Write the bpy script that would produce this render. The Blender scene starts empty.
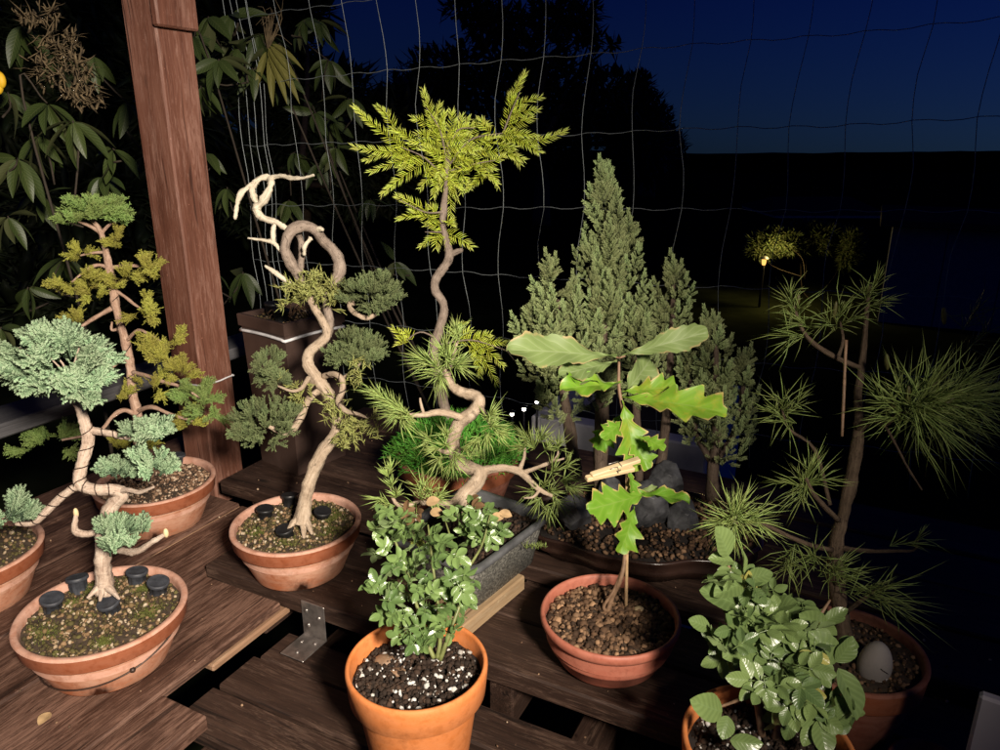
import bpy, math, random
import numpy as np
from math import sin, cos, pi, radians
from mathutils import Vector, noise as mnoise
rng = np.random.default_rng(7)
random.seed(7)
sc = bpy.context.scene
COL = sc.collection

# ------------------------------------------------------------------ camera frame (metres, deck top z = 0)
EYE = .80
PITCH = radians(18)
S_, C_ = sin(PITCH), cos(PITCH)
F_ = 750.0
def P(u, v, d):
    a = (u-500)/F_; b = (v-375)/F_
    return np.array([a*d, d*(C_-b*S_), EYE-d*(S_+b*C_)])
def G(u, v, z):
    b = (v-375)/F_
    return P(u, v, (EYE-z)/(S_+b*C_))
TH = radians(27)
E1 = np.array([cos(TH), -sin(TH), 0.]); E2 = np.array([sin(TH), cos(TH), 0.]); EZ = np.array([0, 0, 1.])
def D(a, b, z=0.):
    return a*E1 + b*E2 + z*EZ
def nrm(v):
    v = np.asarray(v, float)
    return v/(np.linalg.norm(v, axis=-1, keepdims=True)+1e-12)

# ------------------------------------------------------------------ mesh building
class MB:
    def __init__(s): s.V = []; s.F = []; s.A = []; s.n = 0
    def add(s, V, F, A=None):
        V = np.asarray(V, float).reshape(-1, 3)
        F = np.asarray(F, int)
        if A is None: A = np.zeros((len(V), 3))
        else: A = np.broadcast_to(np.asarray(A, float), (len(V), 3))
        F2 = np.where(F >= 0, F+s.n, -1)
        s.V.append(V); s.F.append(F2); s.A.append(A); s.n += len(V)
        return s
    def build(s, name, mat, parent=None, smooth=True):
        V = np.concatenate(s.V); F = np.concatenate(s.F); A = np.concatenate(s.A)
        o = np.zeros(3)
        p = parent
        while p is not None:
            o += np.array(p.location); p = p.parent
        V = V-o
        me = bpy.data.meshes.new(name)
        lens = np.where(F[:, 3] < 0, 3, 4)
        loops = F[F >= 0]
        me.vertices.add(len(V)); me.vertices.foreach_set('co', V.astype(np.float32).ravel())
        me.loops.add(len(loops)); me.loops.foreach_set('vertex_index', loops.astype(np.int32))
        me.polygons.add(len(F))
        st = np.concatenate([[0], np.cumsum(lens)[:-1]])
        me.polygons.foreach_set('loop_start', st.astype(np.int32))
        me.polygons.foreach_set('use_smooth', np.full(len(F), smooth, dtype=bool))
        at = me.attributes.new('uvt', 'FLOAT_VECTOR', 'POINT')
        at.data.foreach_set('vector', A.astype(np.float32).ravel())
        me.update(calc_edges=True); me.validate()
        me.materials.append(mat)
        ob = bpy.data.objects.new(name, me); COL.objects.link(ob)
        if parent is not None: ob.parent = parent
        return ob

def thing(name, label, cat, loc=(0, 0, 0), group=None):
    o = bpy.data.objects.new(name, None); COL.objects.link(o)
    o.empty_display_size = .02
    o.location = [float(x) for x in loc]; o['label'] = label; o['category'] = cat
    if group: o['group'] = group
    return o
def tag(o, label, cat, group=None):
    o['label'] = label; o['category'] = cat
    if group: o['group'] = group
    return o
def recentre(o):
    """put a single-mesh thing's origin at the middle of its base"""
    me = o.data; n = len(me.vertices); co = np.empty(n*3, np.float32); me.vertices.foreach_get('co', co); co = co.reshape(-1, 3)
    c = (co.min(0)+co.max(0))/2; c[2] = co[:, 2].min()
    me.vertices.foreach_set('co', (co-c).ravel()); me.update(); o.location = [float(x) for x in c]
    return o

def frame(d, up=(0, 0, 1)):
    y = nrm(d); x = np.cross(y, up)
    if np.linalg.norm(x) < 1e-5: x = np.cross(y, (1, 0, 0))
    x = nrm(x); z = np.cross(x, y)
    return np.stack([x, y, z], 1)

def catmull(P_, n=6):
    P_ = np.asarray(P_, float)
    if len(P_) < 3:
        t = np.linspace(0, 1, n*2)[:, None]
        return P_[0]*(1-t)+P_[-1]*t
    Q = np.concatenate([[2*P_[0]-P_[1]], P_, [2*P_[-1]-P_[-2]]])
    out = []
    for i in range(1, len(Q)-2):
        for k in range(n):
            t = k/n
            a, b, c, d = Q[i-1], Q[i], Q[i+1], Q[i+2]
            out.append(.5*((2*b)+(-a+c)*t+(2*a-5*b+4*c-d)*t*t+(-a+3*b-3*c+d)*t**3))
    out.append(Q[-2])
    return np.array(out)

def tube(mb, pts, rad, n=10, sub=6, lump=.0, tint=.5, cap=True, ridges=0., oval=1.):
    pts = np.asarray(pts, float)
    rad = np.broadcast_to(np.asarray(rad, float), (len(pts),))
    X = catmull(np.concatenate([pts, rad[:, None]], 1), sub)
    C = X[:, :3]; R = np.maximum(X[:, 3], 1e-5)
    T = nrm(np.gradient(C, axis=0))
    m = len(C)
    L = np.concatenate([[0], np.cumsum(np.linalg.norm(np.diff(C, axis=0), axis=1))])
    ref = np.array([0, 0, 1.]) if abs(T[0][2]) < .9 else np.array([1., 0, 0])
    N = nrm(np.cross(T[0], ref)); V = []; A = []
    ang = np.arange(n)*2*pi/n
    for i in range(m):
        N = nrm(N-np.dot(N, T[i])*T[i]); B = np.cross(T[i], N)
        rr = np.full(n, R[i])
        if lump >= .2:
            x = L[i]/max(R.max(), .002)
            rr = rr*(1+lump*.55*mnoise.noise(Vector((x*.45, C[0][0]*40, C[0][2]*40))))*(1+lump*.28*np.sin(2*ang+.55*x)+lump*.18*np.sin(5*ang-.8*x+2*mnoise.noise(Vector((x*.4, 3, 1)))))
        if lump:
            for k in range(n):
                q = C[i]+R[i]*(cos(ang[k])*N+sin(ang[k])*B)
                f = 1/max(R[i], .002)
                rr[k] *= 1+lump*.75*mnoise.noise(Vector(q*f*.33))+lump*.35*mnoise.noise(Vector(q*f*1.1))+lump*.35*mnoise.noise(Vector(q*f*2.6))
        V.append(C[i]+rr[:, None]*(np.cos(ang)[:, None]*N*oval+np.sin(ang)[:, None]*B))
        A.append(np.stack([np.full(n, L[i]), ang/(2*pi), np.full(n, tint)], 1))
    V = np.concatenate(V); A = np.concatenate(A)
    F = []
    for i in range(m-1):
        for k in range(n):
            k2 = (k+1) % n
            F.append((i*n+k, i*n+k2, (i+1)*n+k2, (i+1)*n+k))
    if cap:
        V = np.concatenate([V, [C[0]], [C[-1]+T[-1]*R[-1]*.6]]); A = np.concatenate([A, [A[0]], [A[-1]]])
        for k in range(n):
            k2 = (k+1) % n
            F.append((m*n, k2, k, -1)); F.append((m*n+1, (m-1)*n+k, (m-1)*n+k2, -1))
    mb.add(V, F, A)
    return C, R

def path(L):
    """[(u, v, d, radius in px at that depth)] -> points, radii"""
    return [P(u, v, d) for u, v, d, r in L], [r*d/F_ for u, v, d, r in L]
def ptube(mb, L, **k):
    p, r = path(L)
    return tube(mb, p, [q*TS for q in r], **k)
TS = 1.

def helix(mb, C, R, turns, wr=.0009, phase=0.):
    """a wire wound round a trunk centre line"""
    m = len(C); T = nrm(np.gradient(C, axis=0)); N = nrm(np.cross(T[0], (0.3, .2, 1))); pts = []
    k = max(12, int(turns*9))
    fr = []
    for i in range(m):
        N = nrm(N-np.dot(N, T[i])*T[i]); fr.append((N, np.cross(T[i], N)))
    for j in range(k+1):
        x = j/k*(m-1); i = min(int(x), m-2); f = x-i
        c = C[i]*(1-f)+C[i+1]*f; r = R[i]*(1-f)+R[i+1]*f
        N, B = fr[i]; a = phase+2*pi*turns*j/k
        pts.append(c+(r+wr*.6)*(cos(a)*N+sin(a)*B))
    tube(mb, pts, wr, n=5, sub=2)

def spikes(mb, B, Dr, L, W, bend=None, mid=.55, midw=.9, U=None, tint=None, sides=3, flat=1.):
    """many small pointed blades at once: needles, scale-leaf branchlets"""
    B = np.asarray(B, float); N = len(B)
    if N == 0: return
    Dr = nrm(Dr); L = np.broadcast_to(L, (N,)).astype(float); W = np.broadcast_to(W, (N,)).astype(float)
    ref = np.where(np.abs(Dr[:, 2:3]) < .9, np.array([[0, 0, 1.]]), np.array([[1., 0, 0]]))
    x = nrm(np.cross(Dr, ref)); y = np.cross(Dr, x)
    if bend is None: bend = np.zeros((N, 3))
    M = B+Dr*(L*mid)[:, None]+bend*(L*.25*mid)[:, None]
    T = B+Dr*L[:, None]+bend*(L*.5)[:, None]
    rings = []
    for c, w in ((B, W*.75), (M, W*midw)):
        for k in range(sides):
            a = 2*pi*k/sides
            rings.append(c+x*(cos(a)*w)[:, None]+y*(sin(a)*w*flat)[:, None])
    rings.append(T)
    V = np.stack(rings, 1); nv = 2*sides+1
    if U is None: U = np.zeros(N)
    U = np.broadcast_to(U, (N,)); 
    if tint is None: tint = rng.random(N)
    tint = np.broadcast_to(tint, (N,))
    A = np.zeros((N, nv, 3)); A[:, :, 2] = tint[:, None]
    A[:, :sides, 0] = U[:, None]; A[:, sides:2*sides, 0] = (U+.5)[:, None]; A[:, -1, 0] = U+1
    f = []
    for k in range(sides):
        k2 = (k+1) % sides
        f.append((k, k2, sides+k2, sides+k)); f.append((sides+k, sides+k2, 2*sides, -1))
    f = np.array(f)
    F = (f[None]+(np.arange(N)*nv)[:, None, None]); F[:, f < 0] = -1
    mb.add(V.reshape(-1, 3), F.reshape(-1, 4), A.reshape(-1, 3))

def rand_dirs(n, zmin=-1.):
    z = rng.uniform(zmin, 1, n); a = rng.uniform(0, 2*pi, n); r = np.sqrt(1-z*z)
    return np.stack([r*np.cos(a), r*np.sin(a), z], 1)

def instances(mb, proto, R, pos, scale, tint):
    """proto (V, F, A); R (N,3,3); pos (N,3); scale (N,) or (N,3)"""
    V, F, A = proto; N = len(pos); n = len(V)
    scale = np.asarray(scale, float)
    if scale.ndim == 1: scale = np.repeat(scale[:, None], 3, 1)
    W = np.einsum('nij,nvj->nvi', R, V[None]*scale[:, None, :])+pos[:, None, :]
    AA = np.repeat(A[None], N, 0).copy(); AA[:, :, 2] = np.asarray(tint)[:, None]
    FF = F[None]+(np.arange(N)*n)[:, None, None]
    FF[:, F < 0] = -1
    mb.add(W.reshape(-1, 3), FF.reshape(-1, 4), AA.reshape(-1, 3))

def rand_rots(n):
    q = rng.normal(size=(n, 4)); q /= np.linalg.norm(q, axis=1, keepdims=True)
    w, x, y, z = q.T
    return np.stack([np.stack([1-2*(y*y+z*z), 2*(x*y-z*w), 2*(x*z+y*w)], 1),
                     np.stack([2*(x*y+z*w), 1-2*(x*x+z*z), 2*(y*z-x*w)], 1),
                     np.stack([2*(x*z-y*w), 2*(y*z+x*w), 1-2*(x*x+y*y)], 1)], 1)
def frames(Dr, up):
    y = nrm(Dr); x = nrm(np.cross(y, up)); z = np.cross(x, y)
    return np.stack([x, y, z], 2)

_g = (1+5**.5)/2
ICO_V = nrm(np.array([(-1, _g, 0), (1, _g, 0), (-1, -_g, 0), (1, -_g, 0), (0, -1, _g), (0, 1, _g), (0, -1, -_g), (0, 1, -_g), (_g, 0, -1), (_g, 0, 1), (-_g, 0, -1), (-_g, 0, 1)], float))
ICO_F = np.array([(0, 11, 5, -1), (0, 5, 1, -1), (0, 1, 7, -1), (0, 7, 10, -1), (0, 10, 11, -1), (1, 5, 9, -1), (5, 11, 4, -1), (11, 10, 2, -1), (10, 7, 6, -1), (7, 1, 8, -1), (3, 9, 4, -1), (3, 4, 2, -1), (3, 2, 6, -1), (3, 6, 8, -1), (3, 8, 9, -1), (4, 9, 5, -1), (2, 4, 11, -1), (6, 2, 10, -1), (8, 6, 7, -1), (9, 8, 1, -1)])
PEBBLE = (ICO_V*rng.uniform(.8, 1.2, (12, 1)), ICO_F, np.zeros((12, 3)))
def pebbles(mb, pos, size, tint):
    n = len(pos)
    sc_ = np.asarray(size)[:, None]*rng.uniform(.6, 1.25, (n, 3))
    instances(mb, PEBBLE, rand_rots(n), pos, sc_, tint)

def icosphere(sub):
    V = [tuple(v) for v in ICO_V]; F = [tuple(f[:3]) for f in ICO_F]
    for _ in range(sub):
        mid = {}; F2 = []
        def m(a, b):
            k = (min(a, b), max(a, b))
            if k not in mid:
                V.append(tuple(nrm((np.array(V[a])+np.array(V[b]))/2))); mid[k] = len(V)-1
            return mid[k]
        for a, b, c in F:
            ab, bc, ca = m(a, b), m(b, c), m(c, a)
            F2 += [(a, ab, ca), (b, bc, ab), (c, ca, bc), (ab, bc, ca)]
        F = F2
    return np.array(V), np.array([f+(-1,) for f in F])

def lathe(mb, prof, c, n=72, ell=(1., 1.), rot=0., notch=None, wob=0.):
    """prof [(r, z)] about the vertical through c; notch: list of angles where the lowest ring is cut up"""
    c = np.asarray(c, float); V = []; F = []
    zmin = min(z for r, z in prof)
    for r, z in prof:
        for k in range(n):
            a = 2*pi*k/n; zz = z
            if notch is not None and z <= zmin+.0015:
                for q in notch:
                    da = abs((a-q+pi) % (2*pi)-pi)
                    if da < .15: zz += .006*min(1, (0.15-da)/.10)
            w = 1+wob*sin(3*a+5*z)+wob*.6*sin(7*a)
            x = r*w*cos(a)*ell[0]; y = r*w*sin(a)*ell[1]
            V.append((c[0]+x*cos(rot)-y*sin(rot), c[1]+x*sin(rot)+y*cos(rot), c[2]+zz))
    for i in range(len(prof)-1):
        for k in range(n):
            k2 = (k+1) % n
            F.append((i*n+k, i*n+k2, (i+1)*n+k2, (i+1)*n+k))
    mb.add(V, F)

def box(mb, c, ax, ay, az, hx, hy, hz, ch=.002, seed=None):
    """chamfered box; attribute = local position (for grain), x along the grain"""
    c = np.asarray(c, float); ax, ay, az = map(np.asarray, (ax, ay, az))
    V = []; idx = {}
    for sx in (-1, 1):
        for sy in (-1, 1):
            for sz in (-1, 1):
                for k in range(3):
                    l = np.array([sx*hx, sy*hy, sz*hz], float)
                    s = np.array([sx, sy, sz])
                    for j in range(3):
                        if j != k: l[j] -= s[j]*ch
                    idx[(sx, sy, sz, k)] = len(V); V.append(l)
    V = np.array(V); F = []
    I = lambda sx, sy, sz, k: idx[(sx, sy, sz, k)]
    for s in (-1, 1):
        o = [(-1, -1), (1, -1), (1, 1), (-1, 1)]
        for k in range(3):
            q = []
            for a, b in o:
                t = [0, 0, 0]; t[k] = s; t[(k+1) % 3] = a; t[(k+2) % 3] = b
                q.append(I(*t, k))
            F.append(q if s > 0 else q[::-1])
    for k in range(3):                      # edges along axis k
        i, j = (k+1) % 3, (k+2) % 3
        for a in (-1, 1):
            for b in (-1, 1):
                t0 = [0, 0, 0]; t0[k] = -1; t0[i] = a; t0[j] = b
                t1 = list(t0); t1[k] = 1
                q = [I(*t0, i), I(*t1, i), I(*t1, j), I(*t0, j)]
                F.append(q if a*b < 0 else q[::-1])
    for sx in (-1, 1):
        for sy in (-1, 1):
            for sz in (-1, 1):
                q = [I(sx, sy, sz, 0), I(sx, sy, sz, 1), I(sx, sy, sz, 2)]
                F.append((q if sx*sy*sz > 0 else q[::-1])+[-1])
    W = c+V[:, :1]*ax+V[:, 1:2]*ay+V[:, 2:]*az
    if seed is None: seed = rng.uniform(0, 50)
    mb.add(W, F, V+np.array([seed, seed*.37, seed*.71]))

def leaf_grid(nu, nv, w, fold=.3, curl=-.2, wave=0., wf=3., sweep=0., twist=0.):
    V = []; A = []; F = []
    for i in range(nu+1):
        u = i/nu
        for j in range(nv+1):
            v = -1+2*j/nv
            ww = w(u, v)
            x = v*ww; y = u+sweep*abs(v)*ww
            z = fold*abs(x)+curl*u*u+wave*abs(v)*sin(wf*2*pi*u+(1.1 if v > 0 else 0))*.1
            x2 = x*cos(twist*u)-z*sin(twist*u); z2 = x*sin(twist*u)+z*cos(twist*u)
            V.append((x2, y, z2)); A.append((u, v, 0))
    for i in range(nu):
        for j in range(nv):
            a = i*(nv+1)+j
            F.append((a, a+1, a+nv+2, a+nv+1))
    return np.array(V), np.array(F), np.array(A, float)

# ------------------------------------------------------------------ materials
class NT:
    def __init__(s, name):
        s.m = bpy.data.materials.new(name); s.m.use_nodes = True; s.t = s.m.node_tree; s.t.nodes.clear()
        s.out = s.n('ShaderNodeOutputMaterial')
    def n(s, t, **kw):
        nd = s.t.nodes.new(t)
        for k, v in kw.items():
            if k.startswith('i_'): nd.inputs[int(k[2:])].default_value = v
            elif hasattr(nd, k): setattr(nd, k, v)
            else: nd.inputs[k].default_value = v
        return nd
    def l(s, a, b): s.t.links.new(a, b)
    def attr(s): return s.n('ShaderNodeAttribute', attribute_name='uvt').outputs['Vector']
    def obj(s): return s.n('ShaderNodeTexCoord').outputs['Object']
    def xyz(s, v):
        x = s.n('ShaderNodeSeparateXYZ'); s.l(v, x.inputs[0]); return x.outputs
    def map(s, v, scale=(1, 1, 1), loc=(0, 0, 0)):
        m = s.n('ShaderNodeMapping'); m.inputs['Scale'].default_value = scale; m.inputs['Location'].default_value = loc
        s.l(v, m.inputs[0]); return m.outputs[0]
    def noise(s, v, scale, detail=4., rough=.55, dist=0.):
        t = s.n('ShaderNodeTexNoise', Scale=scale, Detail=detail, Roughness=rough, Distortion=dist)
        s.l(v, t.inputs['Vector']); return t.outputs['Fac']
    def voro(s, v, scale, feature='F1', out='Distance'):
        t = s.n('ShaderNodeTexVoronoi', feature=feature, Scale=scale); s.l(v, t.inputs['Vector']); return t.outputs[out]
    def ramp(s, f, stops, interp='LINEAR'):
        r = s.n('ShaderNodeValToRGB'); e = r.color_ramp; e.interpolation = interp
        while len(e.elements) < len(stops): e.elements.new(.5)
        for el, (p, c) in zip(e.elements, stops):
            el.position = p; el.color = (c, c, c, 1) if not hasattr(c, '__len__') else tuple(c)+(1,)
        s.l(f, r.inputs[0]); return r.outputs[0]
    def mix(s, f, a, b, mode='MIX'):
        m = s.n('ShaderNodeMix', data_type='RGBA', blend_type=mode)
        for sock, x in ((m.inputs[0], f), (m.inputs[6], a), (m.inputs[7], b)):
            if hasattr(x, 'is_linked'): s.l(x, sock)
            elif hasattr(x, '__len__'): sock.default_value = tuple(x)+(1,)
            else: sock.default_value = x
        return m.outputs[2]
    def math(s, op, a, b=0., clamp=False):
        m = s.n('ShaderNodeMath', operation=op, use_clamp=clamp)
        for sock, x in ((m.inputs[0], a), (m.inputs[1], b)):
            if hasattr(x, 'is_linked'): s.l(x, sock)
            else: sock.default_value = x
        return m.outputs[0]
    def bump(s, h, strength=.4, dist=.002):
        b = s.n('ShaderNodeBump', Strength=strength, Distance=dist); s.l(h, b.inputs['Height']); return b.outputs[0]
    def finish(s, col, rough=.6, normal=None, spec=.5, metal=0., trans=0., transcol=None, coat=0.):
        p = s.n('ShaderNodeBsdfPrincipled')
        for k, x in (('Base Color', col), ('Roughness', rough), ('Specular IOR Level', spec), ('Metallic', metal), ('Coat Weight', coat)):
            if hasattr(x, 'is_linked'): s.l(x, p.inputs[k])
            elif hasattr(x, '__len__'): p.inputs[k].default_value = tuple(x)+(1,)
            else: p.inputs[k].default_value = x
        if normal is not None: s.l(normal, p.inputs['Normal'])
        sh = p.outputs[0]
        if trans:
            t = s.n('ShaderNodeBsdfTranslucent')
            if transcol is not None and hasattr(transcol, 'is_linked'): s.l(transcol, t.inputs[0])
            elif hasattr(col, 'is_linked'): s.l(col, t.inputs[0])
            if normal is not None: s.l(normal, t.inputs['Normal'])
            m = s.n('ShaderNodeMixShader'); m.inputs[0].default_value = trans
            s.l(sh, m.inputs[1]); s.l(t.outputs[0], m.inputs[2]); sh = m.outputs[0]
        s.l(sh, s.out.inputs[0])
        return s.m

def wood_mat(name, dark, mid, light, wear=(.30, .22, .17), wearlo=.62, bump=.5, rough=.62, grain=1.):
    t = NT(name); v = t.attr()
    wv = t.n('ShaderNodeTexNoise', Scale=7., Detail=2.); t.l(v, wv.inputs['Vector'])
    off = t.n('ShaderNodeVectorMath', operation='MULTIPLY_ADD'); t.l(wv.outputs['Color'], off.inputs[0]); off.inputs[1].default_value = (0, .012, .012); t.l(v, off.inputs[2]); v = off.outputs[0]
    g = t.noise(t.map(v, (5*grain, 110*grain, 110*grain)), 1., 7, .65, .5)
    big = t.noise(t.map(v, (2.2, 12, 12)), 1., 4, .6)
    rings = t.noise(t.map(v, (4, 420, 420)), 1., 3, .6)
    f = t.mix(.4, t.mix(.4, g, rings), big)
    col = t.ramp(f, [(.36, dark), (.5, mid), (.64, light)])
    w = t.noise(t.map(v, (16, 190, 150)), 1., 7, .75, 1.)
    w2 = t.noise(t.map(v, (5, 16, 16), (3, 1, 2)), 1., 4, .65)
    wm = t.ramp(t.math('MULTIPLY', w, t.math('ADD', w2, .45)), [(wearlo-.12, 0.), (wearlo+.08, 1.)])
    col = t.mix(t.math('MULTIPLY', wm, .6), col, wear)
    crack = t.ramp(t.noise(t.map(v, (3, 90, 90), (7, 3, 1)), 1., 2, .5, .3), [(.30, .7), (.36, 0.)])
    col = t.mix(crack, col, tuple(x*.3 for x in dark))
    # small dirt specks and knots
    kn = t.voro(t.map(v, (5, 14, 14)), 1.)
    col = t.mix(t.ramp(kn, [(.05, .8), (.13, 0.)]), col, tuple(x*.35 for x in dark))
    dirt = t.noise(v, 160, 2, .7)
    col = t.mix(t.ramp(dirt, [(.70, 0.), (.78, .6)]), col, tuple(min(1, x*2.5) for x in light))
    n = t.bump(t.mix(.35, t.mix(.5, g, rings), t.math('SUBTRACT', w, crack)), bump*.75, .003)
    r = t.ramp(big, [(.3, rough-.12), (.7, rough+.14)])
    return t.finish(col, r, n, .35)

def terracotta(name, a, b, chalk, chalk_amt=.5, rough=.8, wet=False):
    t = NT(name); v = t.obj()
    n1 = t.noise(v, 14, 5, .6); n2 = t.noise(v, 70, 5, .65); n3 = t.noise(t.map(v, (1, 1, 2.6)), 24, 6, .7, .6)
    col = t.mix(n1, a, b)
    m = t.ramp(t.mix(.4, n3, n1), [(.40, 0.), (.64, chalk_amt)])
    col = t.mix(m, col, chalk)
    zz = t.xyz(v)[2]
    lime = t.math('MULTIPLY', t.ramp(t.math('MULTIPLY', zz, 10.), [(.22, 0.), (.48, 1.)]), t.ramp(t.mix(.5, n3, n2), [(.36, 0.), (.56, 1.)]))
    col = t.mix(t.math('MULTIPLY', lime, chalk_amt*.8), col, chalk)
    alg = t.math('MULTIPLY', t.ramp(t.math('MULTIPLY', zz, 10.), [(.02, 1.), (.25, 0.)]), t.ramp(n3, [(.42, 0.), (.6, 1.)]))
    col = t.mix(t.math('MULTIPLY', alg, chalk_amt*.7), col, (.10, .065, .035))
    sp = t.ramp(n2, [(.34, .55), (.5, 0.)])
    col = t.mix(t.math('MULTIPLY', sp, .55), col, tuple(x*.55 for x in a))
    drk = t.ramp(t.noise(v, 32, 5, .7), [(.56, 0.), (.74, .55)])
    col = t.mix(drk, col, tuple(x*.45 for x in a))
    nn = t.bump(t.mix(.4, n2, t.noise(v, 330, 3, .6)), .3, .0012)
    return t.finish(col, t.ramp(n1, [(.3, rough-.1), (.7, rough+.08)]), nn, .5 if wet else .3)

def plain(name, col, rough=.5, metal=0., spec=.5, var=.25, scale=30., bump=.15, bscale=200.):
    t = NT(name); v = t.obj()
    n = t.noise(v, scale, 5, .6)
    c = t.mix(t.ramp(n, [(.3, 0.), (.7, 1.)]), tuple(x*(1-var) for x in col), tuple(min(1, x*(1+var)) for x in col))
    return t.finish(c, t.ramp(n, [(.3, max(.03, rough-.08)), (.7, min(1, rough+.08))]), t.bump(t.noise(v, bscale, 3, .6), bump, .001), spec, metal)

def foliage(name, inner, mid, tip, rough=.5, trans=.15, spec=.4, brown=None):
    t = NT(name); x = t.xyz(t.attr())
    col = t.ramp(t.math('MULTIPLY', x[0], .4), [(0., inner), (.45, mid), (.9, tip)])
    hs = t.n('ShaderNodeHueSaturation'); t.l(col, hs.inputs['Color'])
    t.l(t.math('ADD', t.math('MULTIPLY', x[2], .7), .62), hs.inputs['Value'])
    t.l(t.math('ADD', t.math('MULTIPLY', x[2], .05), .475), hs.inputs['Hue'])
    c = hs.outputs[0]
    if brown is not None:
        c = t.mix(t.ramp(x[2], [(.93, 0.), (.95, .8)]), c, brown)
    return t.finish(c, rough, None, spec, 0., trans)

def leafmat(name, a, b, back, rough=.35, trans=.25, vein=(.35, .45, .12), edge=None, nveins=7., spec=.5, old=None, patch=None):
    """broad leaf: midrib and side veins from the leaf's own along/across coordinates"""
    t = NT(name); at = t.attr(); x = t.xyz(at)
    av = t.math('ABSOLUTE', x[1])
    ob = t.obj()
    n = t.noise(ob, 60, 4, .6)
    col = t.mix(t.math('ADD', t.math('MULTIPLY', x[2], .75), t.math('MULTIPLY', n, .3)), a, b)
    if old is not None:
        col = t.mix(t.ramp(x[2], [(.86, 0.), (.92, .85)]), col, old)
    if patch is not None:
        pn = t.noise(ob, 26, 4, .6)
        col = t.mix(t.math('MULTIPLY', t.ramp(pn, [(.5, 0.), (.66, .8)]), t.ramp(x[2], [(.45, 0.), (.8, 1.)])), col, patch)
    # side veins run forward: phase = u - .35*|v|
    ph = t.math('SUBTRACT', x[0], t.math('MULTIPLY', av, .22))
    sv = t.math('ABSOLUTE', t.math('SUBTRACT', t.math('FRACT', t.math('MULTIPLY', ph, nveins)), .5))
    svm = t.ramp(sv, [(0., .8), (.10, 0.)])
    mr = t.ramp(av, [(.0, 1.), (.07, 0.)])
    vm = t.math('MAXIMUM', svm, mr)
    col = t.mix(t.math('MULTIPLY', t.ramp(sv, [(.08, 0.), (.5, .45)]), .6), col, tuple(q*.75 for q in a))
    col = t.mix(t.math('MULTIPLY', vm, .6), col, vein)
    if edge is not None:
        em = t.math('MULTIPLY', t.ramp(av, [(.80, 0.), (.97, 1.)]), t.ramp(t.noise(ob, 40, 4, .6), [(.46, 0.), (.56, 1.)]))
        col = t.mix(em, col, edge)
    geo = t.n('ShaderNodeNewGeometry')
    col2 = t.mix(t.math('MULTIPLY', geo.outputs['Backfacing'], .7), col, back)
    h = t.math('SUBTRACT', t.ramp(sv, [(0., 0.), (.25, 1.)]), mr)
    nn = t.bump(t.mix(.45, h, n), .16, .002)
    r = t.math('ADD', t.math('MULTIPLY', geo.outputs['Backfacing'], .25), rough)
    return t.finish(col2, r, nn, spec, 0., trans, col2)

def barkmat(name, a, b, c, ring=90., bump=.8, rough=.8):
    t = NT(name); at = t.attr(); v = t.obj()
    n1 = t.noise(v, 45, 6, .7); n2 = t.noise(v, 300, 5, .65)
    rg = t.noise(t.map(at, (ring, 5, 0)), 1., 5, .7, .8); fb = t.noise(t.map(at, (28, 26, 0)), 1., 5, .65, .6)
    col = t.ramp(t.mix(.45, t.mix(.5, n1, rg), fb), [(.36, a), (.5, b), (.64, c)])
    cr = t.ramp(t.noise(t.map(at, (55, 7, 3)), 1., 6, .75, 1.5), [(.33, .9), (.41, 0.)])
    col = t.mix(t.math('MULTIPLY', cr, .7), col, tuple(x*.4 for x in a))
    col = t.mix(t.ramp(n2, [(.6, 0.), (.75, .5)]), col, tuple(x*.5 for x in a))
    nn = t.bump(t.math('SUBTRACT', t.mix(.5, t.mix(.5, fb, n2), rg), t.math('MULTIPLY', cr, .3)), bump, .004)
    return t.finish(col, rough, nn, .25)

M = {}
M['deck'] = wood_mat('weathered_dark_decking', (.013, .0070, .0050), (.033, .0170, .0115), (.062, .033, .022), (.17, .105, .075), .61)
M['deck_worn'] = wood_mat('worn_reddish_decking', (.026, .012, .0080), (.054, .025, .0160), (.088, .043, .028), (.29, .165, .118), .53)
M['post'] = wood_mat('red_brown_stained_post', (.070, .025, .015), (.150, .060, .038), (.23, .105, .071), (.34, .19, .145), .60, .5, .6, .6)
M['batten'] = wood_mat('bare_wood_batten', (.16, .09, .05), (.26, .15, .09), (.36, .23, .14), (.42, .29, .19), .6)
M['block'] = wood_mat('raw_pine_offcut', (.20, .13, .07), (.34, .23, .13), (.46, .34, .20), (.5, .4, .27), .62)
M['rail'] = wood_mat('grey_weathered_rail', (.035, .034, .036), (.07, .068, .072), (.11, .105, .11), (.14, .14, .14), .64)
M['pot_old'] = terracotta('chalky_old_terracotta', (.34, .110, .048), (.43, .155, .072), (.57, .35, .25), .62)
M['rim_wet'] = terracotta('damp_terracotta_rim', (.27, .066, .024), (.34, .095, .036), (.45, .20, .12), .25, .55, True)
M['rim_top'] = terracotta('dry_rim_top', (.42, .19, .12), (.52, .25, .16), (.58, .36, .28), .6)
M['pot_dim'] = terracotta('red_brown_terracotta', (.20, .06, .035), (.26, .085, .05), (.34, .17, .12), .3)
M['pot_new'] = terracotta('new_orange_terracotta', (.56, .165, .038), (.66, .21, .055), (.68, .33, .17), .14, .72)
M['pot_plastic'] = terracotta('salmon_plastic', (.40, .115, .070), (.46, .140, .088), (.50, .22, .15), .25, .55, True)
M['brown_plastic'] = plain('dark_brown_plastic', (.055, .033, .026), .45, var=.15, bump=.05)
M['black_plastic'] = plain('black_plastic', (.012, .012, .013), .5, var=.3)
M['cap'] = plain('dusty_black_plastic', (.040, .043, .052), .55, var=.35, scale=90)
M['ceramic'] = plain('dark_brown_glaze', (.030, .015, .011), .28, var=.4, scale=18, bump=.1)
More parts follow.
